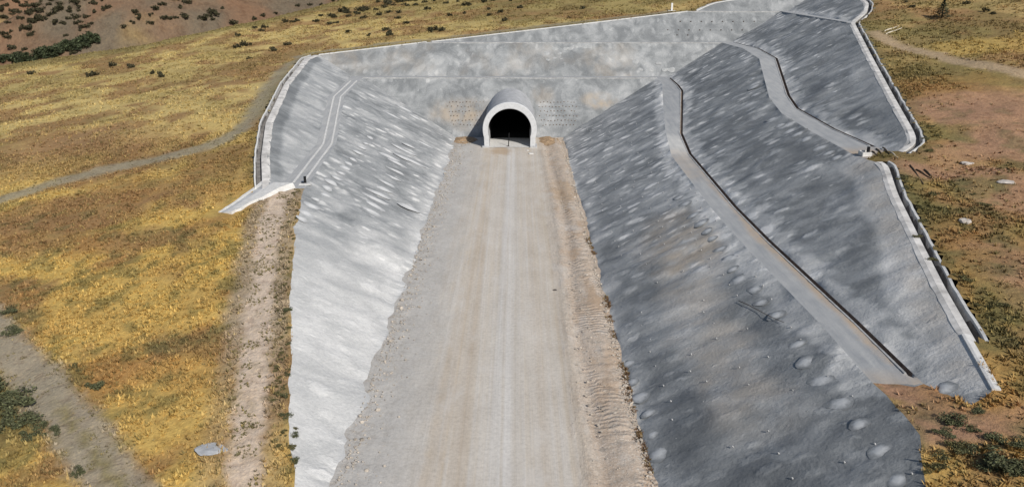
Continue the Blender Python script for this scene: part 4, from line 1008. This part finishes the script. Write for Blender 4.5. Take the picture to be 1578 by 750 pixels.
# lower right shrubs
z3 = lambda l: [(1340 + a / 3.26, 520 + b / 3.26) for a, b in l]
for i, (p, r_) in enumerate(zip(z3([(420, 430), (370, 480), (620, 520), (640, 620), (480, 570), (760, 545), (700, 650), (330, 650), (370, 600), (520, 470), (560, 370), (440, 560), (600, 660), (760, 690)]), [1.5, 1.0, 1.2, 1.9, 1.3, 1.4, 1.4, 1.1, .9, .8, .9, 1.2, 1.3, 1.5])):
    if i == 0: LR = ranks(z3([(420, 430), (370, 480), (620, 520), (640, 620), (480, 570), (760, 545), (700, 650), (330, 650), (370, 600), (520, 470), (560, 370), (440, 560), (600, 660), (760, 690)]), 0)
    stand('shrub', GRN if i % 4 != 3 or r_ > 1.8 else OLV, i, pick(*p), r_ * .68, 'dusty green shrub in the lower right corner, ' + LR[i] + ' from the left', 'shrub', 'shrubs at the lower right', .8)
CB_ = [(1435, 195), (1445, 210), (1425, 215), (1432, 232), (1400, 290), (1418, 320), (1425, 340), (1440, 300), (1500, 300), (1515, 315), (1390, 275), (1412, 365), (1440, 400), (1490, 430), (1505, 470), (1525, 490), (1540, 470)]; CBR = ranks(CB_, 1)
for i, p in enumerate(CB_): stand('shrub', OLV, i, pick(*p), rng.uniform(.5, 1.0), 'low olive bush beside the right crest channels, ' + CBR[i] + ' from the top', 'shrub', 'bushes beside the right crest', .6)
# left: big bush by the track, edge shrubs
CL_ = [((2, 615), 2.0), ((22, 625), 2.2), ((35, 650), 1.7), ((8, 655), 1.8), ((60, 660), 1.1), ((48, 672), 1.0), ((-15, 600), 2.0), ((85, 665), .8)]; CLR = ranks([q[0] for q in CL_], 0)
for i, (p, r_) in enumerate(CL_): stand('shrub', GRN, i, pick(*p), r_ * .85, 'dark green bush in the clump left of dirt track, ' + CLR[i] + ' from the left', 'shrub', 'bush clump by the dirt track', .8)
for p, r_, lb in [((13, 483), 1.1, 'grey green bush at left edge above the dirt track, upper of two'), ((24, 512), 1.2, 'grey green bush at left edge above the dirt track, lower of two'), ((147, 597), .95, 'dark bush on right side of the dirt track'), ((124, 728), .8, 'small green bush between the dirt track and bottom edge'), ((112, 566), .7, 'small olive bush above the dirt track bend'), ((903, 415), .55, 'single olive green tuft bush on gravel right of road')]:
    stand('shrub', OLV if 'olive' in lb else GRN, int(p[0]), pick(*p), r_, lb, 'shrub', None, .8)
ED_ = [(447, 577), (442, 598), (440, 612), (458, 660), (457, 672), (450, 703), (455, 712), (446, 550), (448, 530), (449, 505), (447, 480), (452, 690), (444, 640), (441, 440), (446, 415), (452, 390)]; EDR = ranks(ED_, 1)
for i, (px, py) in enumerate(ED_): stand('shrub', OLV if i % 2 else GRN, i, pick(px - 3, py), rng.uniform(.3, .6), 'little round shrub on the left edge of white slope, ' + EDR[i] + ' from the top', 'shrub', 'little shrubs along the white slope edge', .9)
for i in range(90):
    yy = rng.uniform(58, 119); k_ = np.interp(yy, D['L1a'][:, 1], D['L1a'][:, 0]); xx = k_ - rng.uniform(.2, 1.8)
    stand('shrub', OLV, i, (xx, yy, float(zat(xx, yy))), rng.uniform(.18, .38), 'tiny weed in the strip between dirt ruts and white slope', 'weed', 'weeds along the white slope')

# ------------------------------------------------------------------ small things
def box(name, size, mat, loc, rot=(0, 0, 0), parent=None, bev=.02):
    bm = bmesh.new(); bmesh.ops.create_cube(bm, size=1, matrix=Matrix.Diagonal((*size, 1)))
    bmesh.ops.bevel(bm, geom=bm.edges[:], offset=bev, segments=2, affect='EDGES'); me = bpy.data.meshes.new(name); bm.to_mesh(me); bm.free()
    o = link(name, me, mat, parent, smooth=False); o.location = loc; o.rotation_euler = rot; return o
def cyl(name, r, h, mat, loc, rot=(0, 0, 0), parent=None, n=12, r2=None):
    bm = bmesh.new(); bmesh.ops.create_cone(bm, segments=n, radius1=r, radius2=r if r2 is None else r2, depth=h, cap_ends=True, matrix=Matrix.Translation((0, 0, h / 2)))
    me = bpy.data.meshes.new(name); bm.to_mesh(me); bm.free(); o = link(name, me, mat, parent, smooth=False); o.location = loc; o.rotation_euler = rot; return o
# post in the tunnel mouth
p = pick(783.5, 226); e_ = empty('marker_post', (p[0], p[1], 0)); tag(e_, 'thin black post standing in the tunnel mouth', 'post')
cyl('pole', .11, 3.4, M_BLACK, (0, 0, .02), (0, math.radians(3), 0), e_); cyl('base', .4, .16, M_STEEL, (-.1, 0, .02), (0, 0, 0), e_, 10, .3)
# black pipe stubs
def stub(px, py, label, h, boxy):
    p = pick(px, py); e_ = empty('drain_inlet', p); tag(e_, label, 'inlet', 'drain inlets at bench ends')
    cyl('standpipe', .22, h, M_BLACK, (0, 0, -.1), (0, 0, 0), e_); cyl('foot', .34, .25, M_BLACK, (-.32, 0, -.05), (0, 0, 0), e_)
    if boxy:
        for dx, dy, sx, sy in ((-1.0, 0, .16, 1.5), (-.4, -.7, 1.3, .16), (-.4, .7, 1.3, .16)): box('box_wall', (sx, sy, .7), M_CONC, (dx, dy, .2), parent=e_)
    else:
        box('slab', (1.9, .8, .18), M_CONC, (.1, -.5, .05), parent=e_)
stub(470.5, 283, 'black standpipe at the near end of left bench', 1.3, False)
stub(1337, 239, 'concrete drain box with black pipe at end of upper right bench', 1.3, True)
# white marker post on the crest
p = pick(1035, 17); e_ = empty('survey_post', p); tag(e_, 'white post on a slab at the crest above the back wall', 'post'); box('post', (.5, .5, 2.3), M_WHITE, (0, 0, 1.1), parent=e_); box('slab', (2.4, 1.0, .16), M_CONC, (0, -.2, .04), parent=e_)
# timber, rods, sticks
def stick(name, a, b, r, mat, label, cat, group=None, up=.08):
    A = Vector(pick(*a)); B = Vector(pick(*b)); A.z += up; B.z += up; d_ = B - A; L_ = d_.length
    bm = bmesh.new(); n = 8; prev = []
    for i in range(n + 1):
        t = i / n; w = r * (1 - .35 * t) * (1 + .15 * math.sin(5 * t)); c = Vector((.06 * r * 8 * math.sin(4 * t), .05 * math.sin(7 * t), L_ * t)); ring = [bm.verts.new(c + Vector((w * math.cos(k_ * math.pi / 3), w * math.sin(k_ * math.pi / 3), 0))) for k_ in range(6)]
        if prev:
            for k_ in range(6): bm.faces.new((prev[k_], prev[(k_ + 1) % 6], ring[(k_ + 1) % 6], ring[k_]))
        else: bm.faces.new(ring[::-1])
        prev = ring
    bm.faces.new(prev); me = bpy.data.meshes.new(name); bm.to_mesh(me); bm.free(); o = link(name, me, mat); o.location = A; o.rotation_euler = d_.to_track_quat('Z', 'Y').to_euler(); return tag(o, label, cat, group)
stick('timber_pole', (1363, 49), (1384, 41), .17, M_WOOD, 'pale timber pole on right hill grass, upper of two', 'pole', 'timber poles')
stick('timber_pole', (1365, 53.5), (1389, 44), .17, M_WOOD, 'pale timber pole on right hill grass, lower of two', 'pole', 'timber poles')
stick('steel_rod', (1138, 466), (1208, 500), .045, M_STEEL, 'thin rod lying across the lower right slope', 'rod', None, .22)
for i, (a, b) in enumerate([((1344, 234), (1352, 240)), ((1350, 230), (1362, 240)), ((1372, 235), (1384, 244)), ((1412, 262), (1436, 276)), ((1424, 262), (1440, 276)), ((1360, 228), (1372, 238)), ((1402, 255), (1424, 285))]): stick('branch', a, b, .10, M_BARK if i != 2 else M_WOOD, 'dry branch lying in the soil slide at end of upper right bench', 'branch', 'branches in the soil slide')
# boulders
def boulder(px, py, r, label, sq=.6, mat=M_ROCK, group=None):
    p = pick(px, py); bm = bmesh.new(); bmesh.ops.create_icosphere(bm, subdivisions=3, radius=1); r_ = random.Random(int(px))
    for v in bm.verts:
        n_ = float(fbm(np.array([v.co.x * 1.7 + px]), np.array([v.co.y * 1.7 + v.co.z * 2]), 5, 3)[0]); v.co *= .65 + .7 * n_; v.co.z = max(v.co.z * sq, -.2)
        v.co.z = min(v.co.z, .42 * sq + .1 * n_)
    me = bpy.data.meshes.new('boulder'); bm.to_mesh(me); bm.free(); o = link('boulder', me, mat, smooth=False); o.location = p; o.scale = (r * 1.2, r, r); return tag(o, label, 'rock', group)
boulder(1487, 341, .6, 'single pale boulder on brown ground beside the right channel', .75)
boulder(1550, 281, .85, 'flat pale rock outcrop near the right edge', .35)
boulder(1491, 252, .7, 'small pale stone above the flat rock outcrop', .4)
boulder(818, 237, .5, 'broken white concrete lump at right foot of portal', .7, M_CONC); boulder(813, 232, .35, 'smaller white concrete lump against right foot of portal', .7, M_CONC)
boulder(327, 690, 1.15, 'pale grey concrete slab spilled beside the dirt strip', .16, M_VAULT)
boulder(648, 401, .22, 'small dark stone on grey shoulder left of road', .7, M_STEEL); boulder(855, 447, .25, 'small dark stone on the road, right side', .7, M_STEEL)
# soil heaps either side of the portal
def heap(px, py, rx, ry, h, label):
    p = pick(px, py); n = 26; V_ = []; f = []
    for j in range(n):
        for i in range(n):
            a = i / (n - 1) * 2 - 1; b = j / (n - 1) * 2 - 1; rr = math.hypot(a, b); k_ = float(fbm(np.array([a * 2.5 + px]), np.array([b * 2.5]), 4)[0])
            V_.append((a * rx, b * ry, max(-.3, h * (1 - rr ** 2) * (.5 + k_) + (k_ - .5) * .5 - .15)))
    for j in range(n - 1):
        for i in range(n - 1): f.append([j * n + i, j * n + i + 1, (j + 1) * n + i + 1, (j + 1) * n + i])
    o = link('soil_heap', pydata('soil_heap', np.array(V_), f), M_SOIL); o.location = p; return tag(o, label, 'soil', 'soil heaps by the portal')
heap(716, 216, 4.0, 5.0, .5, 'low orange brown soil heap left of the tunnel portal'); heap(846, 216, 3.0, 6.0, .5, 'low orange brown soil heap right of the tunnel portal')
